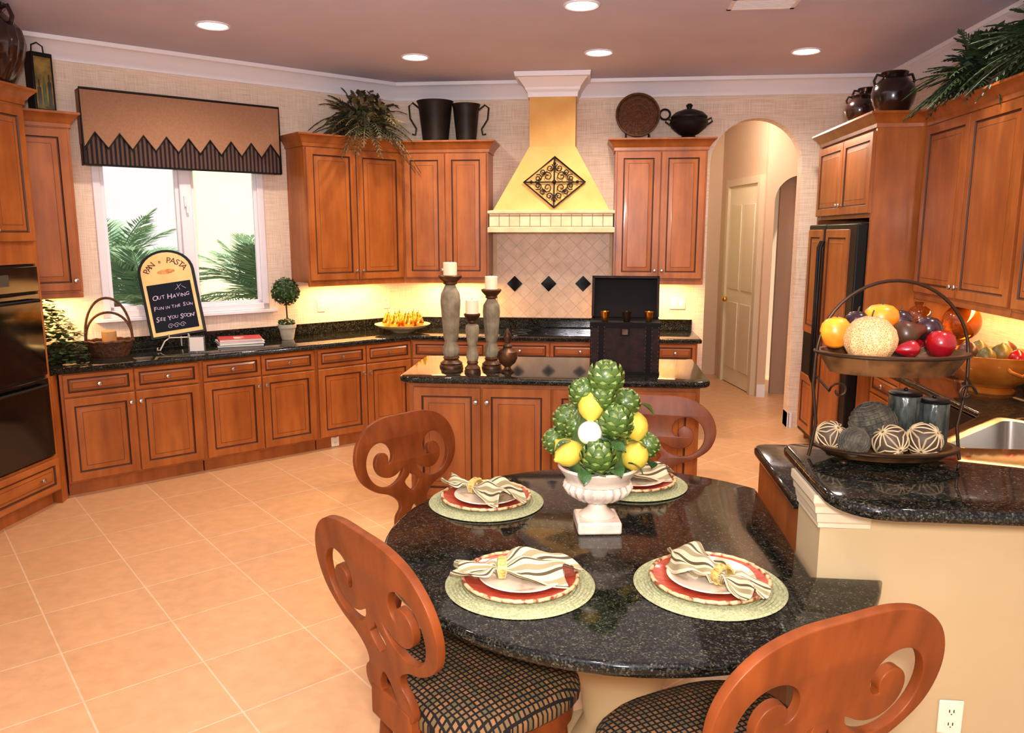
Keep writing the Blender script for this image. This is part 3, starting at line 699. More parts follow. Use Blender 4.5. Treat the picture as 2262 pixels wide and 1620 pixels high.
# ------------------------------------------------------------------ centrepiece
UX,UY=.035,2.70
un=thing('pedestal_urn','white fluted pedestal urn in the middle of the table','urn',(UX,UY,TZ),R(8))
MB().box(-.078,-.078,0,.078,.078,.045).build('plinth',URNW,parent=un,bevel=.008)
MB().lathe([(.062,.044),(.066,.052),(.055,.062),(.036,.078),(.030,.095),(.040,.104),(.036,.108)],n=32).build('stem',URNW,parent=un)
MB().lathe([(.036,.106),(.080,.116),(.112,.138),(.122,.160),(.114,.178)],n=120,flute=.035,nf=24).build('bowl',URNW,parent=un)
MB().lathe([(.110,.176),(.116,.18),(.116,.19),(.122,.20),(.138,.222),(.144,.232),(.140,.24),(.128,.236),(.10,.205),(.0,.2)],n=48).build('rim',URNW,parent=un)
def artichoke_mesh():
    # closed bracts: rows of overlapping pointed scales over a dark green heart
    mb=MB(); mb.sphere((0,0,0),(.84,.84,.94),16,10,2)
    for k in range(7):
        ph=R(-64+23*k); n=[6,8,9,9,8,6,4][k]
        for j in range(n):
            t=2*PI*(j+.5*(k%2))/n; rad=.93*math.cos(ph); zc=1.0*math.sin(ph)
            out=Vector((math.cos(t)*math.cos(ph),math.sin(t)*math.cos(ph),math.sin(ph)*.8)).normalized()
            side=Vector((-math.sin(t),math.cos(t),0)); up=side.cross(out)*-1
            if up.z<0: up=-up
            c=Vector((math.cos(t)*rad,math.sin(t)*rad,zc)); w_=.30*math.cos(ph*.85)+.06; h=.40; inn=-.10 if k<5 else -.2
            def P(a,b,o_): return c+side*w_*a+up*h*b+out*o_
            b0=[P(-1,-.45,-.12),P(0,-.45,.0),P(1,-.45,-.12)]
            b1=[P(-1.05,.1,-.06),P(0,.1,.11),P(1.05,.1,-.06)]
            b2=[P(-.62,.6,inn+.06),P(0,.6,inn+.22),P(.62,.6,inn+.06)]
            tip=P(0,1.05,inn+.18)
            mb.add(b0+b1+b2+[tip],[(0,1,4,3),(1,2,5,4),(3,4,7,6),(4,5,8,7)],0)
            mb.add(b2+[tip],[(0,1,3),(1,2,3)],1)
    me=bpy.data.meshes.new('artichoke'); me.from_pydata(mb.v,[],mb.f); me.materials.append(ARTG); me.materials.append(ARTL); me.materials.append(LEAFG)
    me.polygons.foreach_set('material_index',mb.m); me.polygons.foreach_set('use_smooth',[True]*len(me.polygons)); me.set_sharp_from_angle(angle=R(60)); return me
art=artichoke_mesh()
lem=MB().lathe([(0,-1.15),(.12,-1.12),(.2,-1.0),(.55,-.78),(.85,-.4),(.92,0),(.85,.4),(.55,.78),(.22,1.0),(.13,1.12),(0,1.2)],n=20)
tp=thing('ceramic_topiary','cone of glazed artichokes, lemons and leaves rising from the white urn','centrepiece',(UX,UY,TZ+.2))
MB().lathe([(.10,.01),(.115,.05),(.09,.16),(.05,.30),(.02,.37),(0,.38)],n=20).build('core',LEAFG,parent=tp)
lem_me=None
def tpos(px,py,rc,dz=0):
    for it in range(60):
        Y=UY-rc+.005*it
        p=ony(px,py,Y); 
        zz=p.z-(TZ+.2); rr_=max(.02,.15-.34*max(0,zz-.05)); dx=p.x-UX; dy=Y-UY
        if math.hypot(dx,dy)<=rr_: break
    return Vector((p.x-UX,Y-UY,zz))
def putpart(kind,px,py,rpx,tilt=.6):
    global lem_me
    v=tpos(px,py,.2); r=rpx*2.75/1720*1.1
    if kind=='artichoke': o=link('artichoke',art,tp)
    elif kind=='lemon':
        if lem_me is None:
            o=lem.build('lemon',LEMON,parent=tp); lem_me=o.data
        else: o=link('lemon',lem_me,tp)
    else: o=MB().sphere((0,0,0),1,24,16).build('ball',WHITEB,parent=tp)
    o.location=v; o.scale=(r,r,r)
    if kind=='lemon': o.rotation_euler=(R(random.uniform(50,90)) if random.random()<.5 else R(15),R(random.uniform(-30,30)),random.uniform(0,3)); o.scale=(r*.98,r*.98,r*1.05)
    else:
        a=math.atan2(v.y,v.x); 
        d=Vector((math.cos(a)*tilt,math.sin(a)*tilt,1)); o.rotation_euler=d.to_track_quat('Z','Y').to_euler()
random.seed(5)
for px,py,r,t in ((1338,838,36,.0),(1291,870,31,.5),(1380,892,31,.6),(1258,930,34,.6),(1357,932,36,.4),(1322,1012,36,.5),(1228,975,27,1.2),(1428,985,26,1.3),(1330,880,26,.3)): putpart('artichoke',px,py,r,t)
for px,py,r in ((1306,897,29),(1403,942,30),(1257,1002,29),(1402,1008,30)): putpart('lemon',px,py,r)
putpart('ball',1303,957,24)
for k in range(7):
    a=R(15+25*k); o=link('artichoke' if k%2 else 'lemon',art if k%2 else lem_me,tp); o.location=(.115*math.cos(a),.115*math.sin(a),.075); o.scale=(.05,)*3; o.rotation_euler=Vector((math.cos(a),math.sin(a),.8)).to_track_quat('Z','Y').to_euler()
for k in range(5):
    a=R(20+35*k); o=link('lemon' if k%2 else 'artichoke',lem_me if k%2 else art,tp); o.location=(.08*math.cos(a),.08*math.sin(a),.17); o.scale=(.046,)*3; o.rotation_euler=Vector((math.cos(a),math.sin(a),.8)).to_track_quat('Z','Y').to_euler()
def leaf_mesh():
    mb=MB(); rows=[]
    for i in range(9):
        u=i/8; w_=.42*math.sin(PI*min(1,u*1.0+.02))**.8; z=.12*math.sin(u*PI)-.25*u*u
        rows.append([(u,-w_,z+.08),(u,-w_*.5,z+.05),(u,0,z),(u,w_*.5,z+.05),(u,w_,z+.08)])
    mb.loft(rows,closed=False,cap=False); return mb
lf=leaf_mesh().build('leaf',LEAFG,parent=tp,recalc=False); first_leaf=True
for px,py in ((1268,975),(1262,900),(1345,985),(1380,1022),(1405,895),(1372,865),(1290,1035),(1352,1035),(1420,1020),(1380,975)):
    v=tpos(px,py,.22); a=math.atan2(v.y,v.x)+random.uniform(-.8,.8)
    o=lf if first_leaf else link('leaf',lf.data,tp); first_leaf=False
    o.location=(v.x*1.12,v.y*1.12,v.z); o.scale=(.062,.062,.062); o.rotation_euler=(random.uniform(-.5,.5),random.uniform(-.2,.6),a)
# ------------------------------------------------------------------ two tier stand on the bar
SX,SY,SZ=.97,2.60,1.072
st=thing('tiered_stand','two-tier oval metal stand with arched handle on the raised bar','stand',(SX,SY,SZ))
def oval(a,b,z,n=40): return [(a*math.cos(2*PI*k/n),b*math.sin(2*PI*k/n),z) for k in range(n)]
for z,a,b,nm,hh in ((.018,.215,.125,'lower_tray',.022),(.295,.225,.135,'upper_tray',.055)):
    tr=MB().loft([oval(a*.85,b*.82,z),oval(a,b,z+hh),oval(a+.012,b+.012,z+hh+.004),oval(a+.012,b+.012,z+hh+.014),oval(a-.005,b-.005,z+hh+.014),oval(a*.83,b*.8,z+.008)]).build(nm,TRAYW,parent=st)
    MB().tube(oval(a+.013,b+.013,z+hh+.009),.005,6,closed=True).build('rim',BROWNIRON,parent=tr)
MB().tube([(.235*math.cos(t),0,.345+.245*math.sin(t)) for t in [PI*k/24 for k in range(25)]],.0055,8).build('handle',BROWNIRON,parent=st)
for sx in (-1,1):
    MB().tube([(sx*.236,0,.36),(sx*.24,0,.25),(sx*.222,0,.12),(sx*.235,0,.03),(sx*.24,0,.007)],.0055,8).build('side_rod',BROWNIRON,parent=st)
    MB().tube([(sx*.235,-.01,.28)]+[(sx*(.19+.03*math.cos(t)*(1-t/9)),-.11,.25+.03*math.sin(t)*(1-t/9)) for t in [.5*k for k in range(14)]],.004,6).build('scroll',BROWNIRON,parent=st)
for sx,sy in ((-.15,-.08),(.15,-.08),(-.15,.08),(.15,.08)):
    MB().sphere((sx,sy,.009),(.012,.012,.009),10,8).build('foot',BROWNIRON,parent=st)
def fruit(name,label,px,py,rpx,Y,m,shape='sphere',cat='fruit',sc_=(1,1,1),stem=True,rz=0,ty=0):
    p=ony(px,py,Y); r=rpx*2.54/1720*(Y/2.6)
    o=thing(name,label,cat,(p.x,p.y,p.z),group='fruit on the upper tray of the stand'); o.rotation_euler=(0,ty,rz)
    mb=MB()
    if shape=='sphere': mb.lathe([(0,-.9),(.3,-.98),(.7,-.75),(.97,-.2),(1,.1),(.9,.5),(.6,.82),(.25,.92),(0,.82)],n=24)
    elif shape=='melon': mb.lathe([(0,-.95),(.3,-.93),(.7,-.7),(.97,-.2),(1,.1),(.9,.45),(.6,.78),(.25,.93),(0,.93)],n=60,flute=.02,nf=12)
    elif shape=='pear': mb.lathe([(0,-.9),(.4,-.9),(.85,-.5),(.95,-.1),(.75,.4),(.5,.8),(.4,1.2),(.2,1.4),(0,1.4)],n=20)
    elif shape=='pepper': mb.lathe([(0,-1.6),(.2,-1.5),(.55,-.9),(.8,-.2),(.85,.4),(.6,.8),(.2,.75),(0,.7)],n=24,flute=.05,nf=4)
    mb.v=[(x*r*sc_[0],y*r*sc_[1],z*r*sc_[2]) for x,y,z in mb.v]; mb.build('flesh',m,parent=o,smooth=70)
    if stem:
        zt={'sphere':.82,'melon':.93,'pear':1.38,'pepper':.7}[shape]*r*sc_[2]; MB().tube([(0,0,zt-.006),(.002,0,zt+.008),(.006,.002,zt+.02)],.0025,6).build('stem',STEMB,parent=o)
    return o
fruit('mango','yellow mango at the left end of the upper tray',1846,734,33,2.60,FY,sc_=(1,.9,1.1))
fruit('plum','dark plum between the yellow mango and the cantaloupe',1893,712,26,2.67,FD)
fruit('cantaloupe','netted cantaloupe melon at the front of the upper tray',1922,752,56,2.555,CANTA,'melon')
fruit('peach','yellow peach topping the fruit pile, above the cantaloupe',1947,702,35,2.68,FY,sc_=(1.05,1,.9))
fruit('pear','mahogany red pear lying right of the cantaloupe',2002,737,32,2.60,FM,'pear',rz=.2,ty=R(75))
fruit('plum','near black plum at right of the fruit pile above the pomegranate',2051,727,28,2.64,FD)
fruit('bell_pepper','long red pepper lying along the front rim of the upper tray',2010,771,21,2.52,FR,'pepper',cat='vegetable',ty=R(85))
fruit('pomegranate','red pomegranate at the right end of the upper tray',2078,759,31,2.58,FR)
fruit('plum','purple plum behind the pear in the middle of the pile',1987,712,28,2.70,FD)
fruit('apple','dark red apple in the back behind the pomegranate',2030,742,28,2.69,FR)
def deco(label,px,rpx,Y,mm,seed,ribs=True):
    r=rpx*2.58/1720*(Y/2.6); p=ony(px,960,Y); zb=SZ+.027
    o=thing('decorative_ball',label,'ball',(p.x,Y,zb+r),group='carved balls on the lower tray')
    o.rotation_euler=(random.uniform(0,3),random.uniform(0,3),0)
    MB().sphere((0,0,0),r*.97,24,16).build('core',BALLB if ribs else BALLG,parent=o)
    mb=MB()
    if ribs:
        for k in range(12):
            for ax in range(3):
                t=2*PI*k/12; pts=[]
                for i in range(7):
                    a=R(5+44*i/6); q=(math.sin(a)*math.cos(t),math.sin(a)*math.sin(t),math.cos(a)); q={0:q,1:(q[1],q[2],q[0]),2:(q[2],q[0],q[1])}[ax]
                    pts.append(Vector(q)*r*.985)
                mb.tube(pts,r*.05,4); mb.tube([-p_ for p_ in pts],r*.05,4)
    else:
        for k in range(14):
            for ax in range(2):
                a=R(-82+164*k/13); ring=[]
                for j in range(24):
                    t=2*PI*j/24; q=(math.cos(a)*math.cos(t),math.cos(a)*math.sin(t),math.sin(a)); ring.append(Vector(q if ax==0 else (q[2],q[0],q[1]))*r)
                mb.tube(ring,r*.035,4,closed=True)
    mb.build('carving',BALLC if ribs else BALLG,parent=o)
random.seed(4)
deco('small cream carved ball at the left end of the lower tray',1836,33,2.60,0,1)
deco('dark twig ball in front of the big grey ball',1888,33,2.53,0,2,False)
deco('largest grey ball in the middle of the lower tray',1927,50,2.66,0,3,False)
deco('cream striped ball at the front centre of the lower tray',1968,37,2.525,0,4)
deco('brown and cream carved ball at the right front of the lower tray',2042,38,2.55,0,5)
def jar(label,px,Y,r,h):
    p=ony(px,900,Y); o=thing('candle_jar',label,'jar',(p.x,Y,SZ+.027))
    MB().lathe([(r*.95,0),(r,.006),(r,h-.006),(r*.95,h)],n=60,flute=.02,nf=15).build('body',JARM,parent=o)
    MB().lathe([(r*1.02,h),(r*1.05,h+.006),(r*.9,h+.012),(r*.2,h+.014)],n=28).build('lid',BLACK,parent=o)
    MB().sphere((0,0,h+.018),.007,10,8).build('knob',BLACK,parent=o)
jar('dark textured candle jar on the lower tray, left of the pair',1998,2.67,.050,.18)
jar('shorter dark textured candle jar on the lower tray, right of the pair',2062,2.655,.048,.16)
# ------------------------------------------------------------------ island items
def candlestick(px,py,ztop,label,rb,lab2,hc,rc):
    p=onz(px,py,.914); h=ztop-.914; o=thing('candlestick',label,'candlestick',(p.x,p.y,.9145),group='candlesticks on the island')
    MB().lathe([(rb,0),(rb,.012),(rb*.92,.02),(rb*.95,.03),(rb*.7,.045),(rb*.6,.055),(rb*.72,.065),(rb*.6,.08)],n=28).build('base',BRONZE,parent=o)
    MB().lathe([(rb*.6,.078),(rb*.74,.10),(rb*.70,.13),(rb*.50,.17),(rb*.52,.18),(rb*.62,.2),(rb*.84,h*.72),(rb*.78,h*.80),(rb*.42,h-.065)],n=48,flute=.03,nf=12).build('shaft',STONEG,parent=o)
    MB().lathe([(rb*.38,h-.066),(rb*.6,h-.055),(rb*.55,h-.045),(rb*.9,h-.02),(rb*1.0,h-.006),(rb*.95,h),(rb*.2,h)],n=28).build('cup',BRONZE,parent=o)
    c=thing('candle',lab2,'candle',(p.x,p.y,.9148+h),group='candles on the candlesticks')
    MB().lathe([(rc,0),(rc,hc-.004),(rc*.9,hc),(rc*.5,hc-.004),(0,hc-.006)],n=24).build('wax',CANDLE,parent=c)
    MB().tube([(0,0,hc-.008),(.001,0,hc+.012)],.0015,5).build('wick',BLACK,parent=c)
candlestick(997,811,1.535,'tallest stone candlestick on the island, left of three',.080,'ivory pillar candle on the tallest candlestick',.085,.046)
candlestick(1044,823,1.30,'shortest stone candlestick on the island, middle of three',.054,'ivory pillar candle on the shortest candlestick',.09,.042)
candlestick(1086,813,1.445,'medium stone candlestick on the island, right of three',.068,'ivory pillar candle on the medium candlestick',.085,.042)
p=onz(1121,822,.914); o=thing('finial_urn','small bronze lidded finial urn beside the candlesticks','urn',(p.x,p.y,.9145))
MB().lathe([(.045,0),(.045,.008),(.025,.02),(.02,.035),(.05,.06),(.068,.10),(.062,.135),(.035,.155),(.028,.165)],n=28).build('body',BRONZE,parent=o)
MB().lathe([(.03,.165),(.034,.172),(.018,.19),(.022,.215),(.028,.235),(.018,.26),(.006,.285),(0,.29)],n=20).build('lid',BRONZE,parent=o)
p=onz(1380,828,.914); cw_,cd,chh=.22,.15,.33
o=thing('leather_chest','open dark leather chest standing on the island','chest',(p.x,p.y+cd,.9145),R(-2))
MB().box(-cw_,-cd,0,cw_,cd,chh).build('body',LEATHER,parent=o,bevel=.006)
bt=MB()
for x in (-.15,.15): bt.box(x-.016,-cd-.005,0,x+.016,-cd,chh)
bt.box(-cw_-.003,-cd-.004,0,cw_+.003,cd+.003,.018)
bt.box(-cw_-.003,-cd-.004,chh-.03,cw_+.003,cd+.003,chh+.006); bt.box(-.03,-cd-.012,chh-.08,.03,-cd,chh-.02)
bt.build('strap',LEATHERD,parent=o)
s_=MB()
for x in (-.17,-.13,.13,.17,-.212,.212):
    for k in range(12): s_.sphere((x,-cd-.004,.02+k*.026),.0035,6,4)
s_.box(-.018,-cd-.014,chh-.07,.018,-cd-.01,chh-.035)
s_.build('stud',BRONZE,parent=o)
M=Matrix.Translation((0,cd,chh+.006))@Matrix.Rotation(R(-12),4,'X')
ld=MB(); ld.box(-cw_,-.008,0,cw_,.006,.27); ld.box(-cw_,-.07,0,-cw_+.012,0,.27); ld.box(cw_-.012,-.07,0,cw_,0,.27); ld.box(-cw_,-.07,.258,cw_,0,.27); ld.tf(M); lo=ld.build('lid',LEATHERD,parent=o,bevel=.003)
lt=MB(); lt.box(-cw_-.002,-.074,0,-cw_+.014,-.07,.272); lt.box(cw_-.014,-.074,0,cw_+.002,-.07,.272); lt.box(-cw_-.002,-.074,.256,cw_+.002,-.07,.272); lt.tf(M); lt.build('lid_edge',LEATHER,parent=lo)
for i,px in enumerate((1336,1384,1433)):
    q=ony(px,700,p.y+.06)
    MB().lathe([(.019,0),(.022,.005),(.026,.055),(.03,.066),(.026,.066),(.02,.01),(0,.008)],n=18).build('metal_cup',[GOLD,BROWNIRON,GOLD][i],loc=(q.x,p.y+.05,.9145+chh+.0065),label=['small gilt cup at the left on the chest rim','small dark metal cup at the centre of the chest rim','small gilt cup at the right on the chest rim'][i],cat='cup',group='cups on the chest')
# ------------------------------------------------------------------ counter items
bx,by=-1.72,6.98
MB().lathe([(.09,0),(.10,.008),(.11,.02),(.20,.045),(.25,.07),(.255,.078),(.245,.078),(.19,.055),(.1,.028),(0,.024)],n=48).build('serving_bowl',mat('cream_bowl',(226,206,158),.3,c2=(206,176,120),sc=30),loc=(bx,by,.9145),label='wide cream bowl holding golden pears on the back counter',cat='bowl')
for k,(dx,dy) in enumerate(((-.13,-.02),(-.05,-.08),(.03,.0),(.08,-.09),(.15,-.01),(-.05,.09),(.08,.10))):
    q=MB().lathe([(0,0),(.03,.001),(.046,.015),(.052,.038),(.048,.06),(.036,.085),(.028,.105),(.024,.122),(.014,.133),(0,.135)],n=20).build('golden_pear',GOLD,loc=(bx+dx,by+dy,.9145+.034+.12*math.hypot(dx,dy)),label='gilded pear standing in the cream bowl',cat='pear',group='golden pears in the cream bowl')
    MB().tube([(0,0,.133),(.004,0,.155)],.002,5).build('stem',BROWNIRON,parent=q)
x,y=-2.585,6.40
o=thing('ball_topiary','small ball topiary in a pale pot on the counter right of the window','potted plant',(x,y,.9145))
MB().lathe([(.05,0),(.07,.10),(.075,.10),(.078,.13),(.068,.13),(.064,.115),(0,.115)],n=24).build('pot',POTW,parent=o)
MB().tube([(0,0,.11),(.004,0,.2),(0,0,.34)],.007,6).build('stem',STEMB,parent=o)
def leafball(mb,c,r,n,s,flat=1):
    for i in range(n):
        z=random.uniform(-1,1); t=random.uniform(0,2*PI); q=math.sqrt(1-z*z); rr_=r*random.uniform(.8,1.06)
        d=Vector((q*math.cos(t),q*math.sin(t),z)); p=Vector(c)+Vector((d.x*rr_,d.y*rr_,d.z*rr_*flat))
        a=d.orthogonal().normalized(); a.rotate(Matrix.Rotation(random.uniform(0,6.3),3,d)); b=d.cross(a); d2=(a+d*.5).normalized()
        mb.add([p-a*s*.1,p+d2*s*.5+b*s*.35,p+d2*s,p+d2*s*.5-b*s*.35],[(0,1,2,3)])
mb=MB(); mb.sphere((0,0,.41),.085,14,10); leafball(mb,(0,0,.41),.108,900,.024); leafball(mb,(0,0,.14),.06,120,.03,.5); mb.build('foliage',IVY,parent=o,smooth=0,recalc=False)
x,y=-2.84,6.03
for k,(w_,d_,h_,m_,rz,lb) in enumerate(((.36,.26,.02,BLACK,28,'dark book at the bottom of the stack under the window'),(.35,.25,.022,PAPER,34,'white book in the middle of the stack under the window'),(.33,.24,.02,RUGRED,30,'red covered book on top of the stack under the window'))):
    z=.9147+[0,.0205,.043][k]
    o=thing('book',lb,'book',(x,y,z),R(rz),group='books on the window counter')
    MB().box(-w_/2,-d_/2,0,w_/2,d_/2,.002).box(-w_/2,-d_/2,h_-.002,w_/2,d_/2,h_).box(-w_/2,d_/2-.002,0,w_/2,d_/2,h_).build('cover',m_,parent=o)
    MB().box(-w_/2+.005,-d_/2+.005,.002,w_/2-.005,d_/2-.003,h_-.002).build('pages',PAPER,parent=o)
    if k==2: MB().box(-.05,-.09,h_,.03,.03,h_+.0006).build('cover_picture',mat('book_picture',(230,220,200),.5,c2=(180,60,40),sc=18),parent=o)
p=onz(245,786,.914)
o=thing('wicker_basket','dark wicker basket with tall hoop handle on the left counter','basket',(p.x,p.y,.9145),R(30))
MB().lathe([(.12,0),(.125,.0),(.16,.10),(.165,.115),(.155,.115),(.12,.01),(0,.01)],n=32,sy=.75).build('bowl',WICK,parent=o)
for k in range(2): MB().tube([(.155*math.cos(t),.02-.04*k,.10+(.33 if k else .22)*math.sin(t)**.8 if math.sin(t)>0 else .10) for t in [PI*j/20 for j in range(21)]],.009,6).build('handle',WICK,parent=o)
MB().tube([(.16*math.cos(t),.12*math.sin(t),.112+.004*math.sin(12*t)) for t in [2*PI*j/40 for j in range(40)]],.010,6,closed=True).build('rim',WICK,parent=o)
MB().lathe([(.05,0),(.05,.17),(.045,.175),(0,.17)],n=24).build('candle',mat('tan_wax',(206,160,100),.5,c2=(180,120,70),sc=9),loc=(p.x,p.y,.926),label='tan pillar candle standing in the wicker basket',cat='candle')
o=thing('ivy_plant','trailing ivy plant beside the oven on the left counter','potted plant',(-3.80,5.08,.9145))
MB().lathe([(.06,0),(.085,.13),(.08,.13),(0,.12)],n=20).build('pot',DKCER,parent=o)
random.seed(3); mb=MB()
for i in range(900):
    t=random.uniform(0,2*PI); q=random.random()**.6; r=.21*q; z=.42-.38*q+random.uniform(-.08,.12)
    p=Vector((r*math.cos(t),r*math.sin(t),max(.02,z))); d=Vector((math.cos(t),math.sin(t),random.uniform(-.6,.5))).normalized(); b=d.cross(Vector((0,0,1))).normalized(); s=random.uniform(.03,.055)
    mb.add([p,p+d*s*.4+b*s*.5,p+d*s,p+d*s*.4-b*s*.5],[(0,1,2,3)])
mb.build('foliage',IVY,parent=o,smooth=0,recalc=False)
# chalkboard sign and its easel
sp_=onz(398,772,.914)
sg=thing('chalkboard_sign','arched chalkboard menu sign on an easel in front of the window','sign',(sp_.x,sp_.y,.9145+.105)); sg.rotation_euler=(R(-10),R(-8),R(24))
SW,SH=.205,.68
def archpts(w,h0,h1,n=16):
    r=w; return [(-w,h0),(w,h0)]+[(w*math.cos(PI*k/n),h1-r*.85+.85*r*math.sin(PI*k/n)) for k in range(n+1)]
def flat(pts,y0,y1):
    return MB().loft([[(x,y0,z) for x,z in pts],[(x,y1,z) for x,z in pts]])
flat(archpts(SW,0,SH),0,.02).build('frame',BLACK,parent=sg,bevel=.004)
flat(archpts(SW-.022,.02,SH-.02),-.003,0).build('panel',SIGNC,parent=sg,smooth=0)
flat([(-SW+.045,.05),(SW-.045,.05),(SW-.045,.42),(-SW+.045,.42)],-.005,-.003).build('chalkboard',CHALK,parent=sg,smooth=0)
TX=Matrix.Rotation(PI/2,4,'X')
def addtxt(s,size,x,z,m,rot=0,nm='lettering',y=-.0062,shear=0):
    me=text_mesh(s,size,Matrix.Translation((x,y,z))@Matrix.Rotation(rot,4,'Y')@TX,m,shear=shear); link(nm,me,sg)
word='PAN e PASTA'; n=len(word)
for i,c in enumerate(word):
    if c==' ': continue
    a=R(154-(154-26)*i/(n-1)); rx=.150
    addtxt(c,.064 if c!='e' else .04,rx*math.cos(a),SH-.185+.8*rx*math.sin(a)-.02,SIGNT,rot=PI/2-a,nm='letter',y=-.0042)
flat([(.065*math.cos(2*PI*k/20),.51+.018*math.sin(2*PI*k/20)) for k in range(20)],-.0045,-.003).build('loaf_picture',mat('loaf',(196,110,60),.6,c2=(230,180,110),sc=30),parent=sg,smooth=0)
random.seed(9)
def chalk(s,z,w,big,small):
    n=len(s); adv=[]
    for c in s: adv.append(.5 if c==' ' else (.45 if c in 'iI!' else 1.0)*(1.25 if c.isupper() else 1))
    tot=sum(adv); x=-w/2
    for c,a_ in zip(s,adv):
        st_=w*a_/tot
        if c!=' ': addtxt(c.upper(),(big if c.isupper() else small)*random.uniform(.92,1.1),x+st_/2,z+random.uniform(-.004,.004),CHALKW,rot=R(random.uniform(-9,9)),nm='chalk_letter',shear=random.uniform(0,.25))
        x+=st_
chalk('Out Having',.315,.27,.052,.040); chalk('Fun in the Sun',.235,.29,.044,.033); chalk('See You Soon!',.150,.29,.052,.036)
sw=MB()
for cx_ in (-.045,.0,.045): sw.tube([(cx_+(.022-.018*k/14)*math.cos(.6*k),-.0065,.085+(.022-.018*k/14)*math.sin(.6*k)) for k in range(15)],.0016,4)
sw.tube([(.04,-.0065,.36),(.09,-.0065,.40)],.0014,4).tube([(.06,-.0065,.40),(.075,-.0065,.355)],.0014,4).tube([(.09,-.0065,.385),(.12,-.0065,.36)],.0014,4)
sw.build('chalk_flourish',CHALKW,parent=sg)
ez=thing('wire_easel','cream scrolled wire easel holding up the chalkboard sign','easel',(sp_.x,sp_.y,.9145),R(24))
for sx in (-1,1):
    MB().tube([(sx*.05,.115,.34),(sx*.06,.075,.2),(sx*.07,.048,.095),(sx*.07,-.03,.096),(sx*.07,-.035,.125)],.0055,6).tube([(sx*.07,-.01,.094),(sx*.10,-.06,.075),(sx*.135,-.08,.008),(sx*.155,-.08,.012),(sx*.15,-.08,.03)],.0055,6).build('foot',WIREW,parent=ez)
MB().tube([(0,.115,.34),(0,.16,.006)],.005,6).tube([(-.05,.115,.34),(.05,.115,.34)],.005,6).tube([(-.07,-.005,.094),(.07,-.005,.094)],.005,6).build('brace',WIREW,parent=ez)
p=onz(436,780,.914)
o=thing('card_holder','small clear card holder to the right of the easel','card holder',(p.x,p.y,.9148),R(20)); MB().box(-.06,-.02,0,.06,.02,.01).box(-.06,-.004,.01,.06,0,.13).build('stand',GLASSM,parent=o); MB().box(-.05,-.006,.015,.05,-.0045,.12).build('card',PAPER,parent=o)
MB().lathe([(.03,0),(.04,.005),(.06,.06),(.055,.1),(.025,.14),(.03,.17),(.022,.17),(.018,.14),(0,.12)],n=24).build('vase',mat('gold_vase',(190,140,60),.3,c2=(120,80,30),sc=9),loc=(.56,6.98,.9145),label='small mottled gold vase at the right end of the back counter',cat='vase')
def globe(label,x,y,r,z):
    o=thing('glass_globe',label,'vase',(x,y,.9145)); h=z-.9145
    pr=[(.06,0),(.065,.01),(.02,.03),(.016,max(.04,h-r-.02)),(.03,h-r+.002)]+[(r*math.cos(a),h+r*math.sin(a)) for a in [R(-75+12*k) for k in range(13)]]+[(.03,h+r*.96),(.035,h+r+.02)]
    MB().lathe(pr,n=32).build('globe',AMBER,parent=o)
globe('large amber glass globe on the right counter under the cabinet',2.36,5.22,.115,1.25)
globe('smaller amber glass globe beside the refrigerator panel',2.2,5.48,.085,1.25)
BX,BY=2.30,4.66
o=thing('orange_bowl','large orange ceramic bowl of vegetables on the right counter','bowl',(BX,BY,.9145))
MB().lathe([(.12,0),(.125,.015),(.10,.03),(.20,.08),(.26,.16),(.275,.20),(.28,.225),(.268,.225),(.25,.17),(.18,.10),(0,.07)],n=48).build('body',ORANGEC,parent=o)
MB().tube([(-.05,-.272,.17),(-.05,-.30,.16),(.0,-.31,.14),(.05,-.30,.16),(.05,-.272,.17)],.009,8).build('handle',ORANGEC,parent=o)
for k,(dx,dy,r,m_,nm,lb) in enumerate(((-.12,.05,.06,FM,'pear','brown pear at the left in the orange bowl'),(-.1,-.12,.05,FG,'avocado','green avocado at the front of the orange bowl'),(.03,-.02,.06,FG,'artichoke','dark green artichoke in the middle of the orange bowl'),(.12,.1,.055,FM,'squash','brown squash at the back of the orange bowl'),(-.02,.14,.055,FG,'green_pear','green pear at the back left of the orange bowl'),(.05,-.15,.045,FR,'tomato','red tomato near the front rim of the orange bowl'))):
    MB().lathe([(0,-1),(.5,-.85),(.95,-.2),(1,.1),(.8,.6),(.4,.95),(.15,1.05),(0,1.2)],n=18).tf(Matrix.Scale(r,4)).build(nm,m_,loc=(BX+dx,BY+dy,.9145+.215),label=lb,cat='vegetable' if nm in('artichoke','squash','tomato') else 'fruit',group='produce in the orange bowl')
# ------------------------------------------------------------------ things on top of cabinets
def greenery(name,label,loc,n,ln,mt,seed,az0=0,az1=2*PI,el=(0,75),ll=.1,lw=.012,droop=.5,pot=True,bush=0,br=.18):
    random.seed(seed); o=thing(name,label,'plant',loc)
    if pot: MB().lathe([(.08,0),(.11,.12),(.1,.12),(0,.1)],n=20).build('basket',WICK,parent=o)
    mb=MB()
    for i in range(n):
        frond(mb,(random.uniform(-.06,.06),random.uniform(-.06,.06),.1),random.uniform(az0,az1),R(random.uniform(*el)),ln*random.uniform(.5,1.1),droop*random.uniform(.5,1.6),14,ll*random.uniform(.6,1.1),lw)
    if bush:
        leafball(mb,(0,0,.20),br,bush,.06)
    mb.build('foliage',mt,parent=o,smooth=0,recalc=False)
greenery('dried_greenery','mixed dried greenery spilling over the corner wall cabinets',(-1.97,6.84,UT),140,.54,FERNB,21,az0=R(150),az1=R(390),el=(-5,80),ll=.095,lw=.009,droop=.6,bush=300,br=.18)
greenery('fern_plant','bushy green fern hanging over the right wall cabinets',(2.34,5.05,UT),110,.46,FERN,22,az0=R(100),az1=R(270),el=(0,75),ll=.09,lw=.011,bush=260,br=.17)
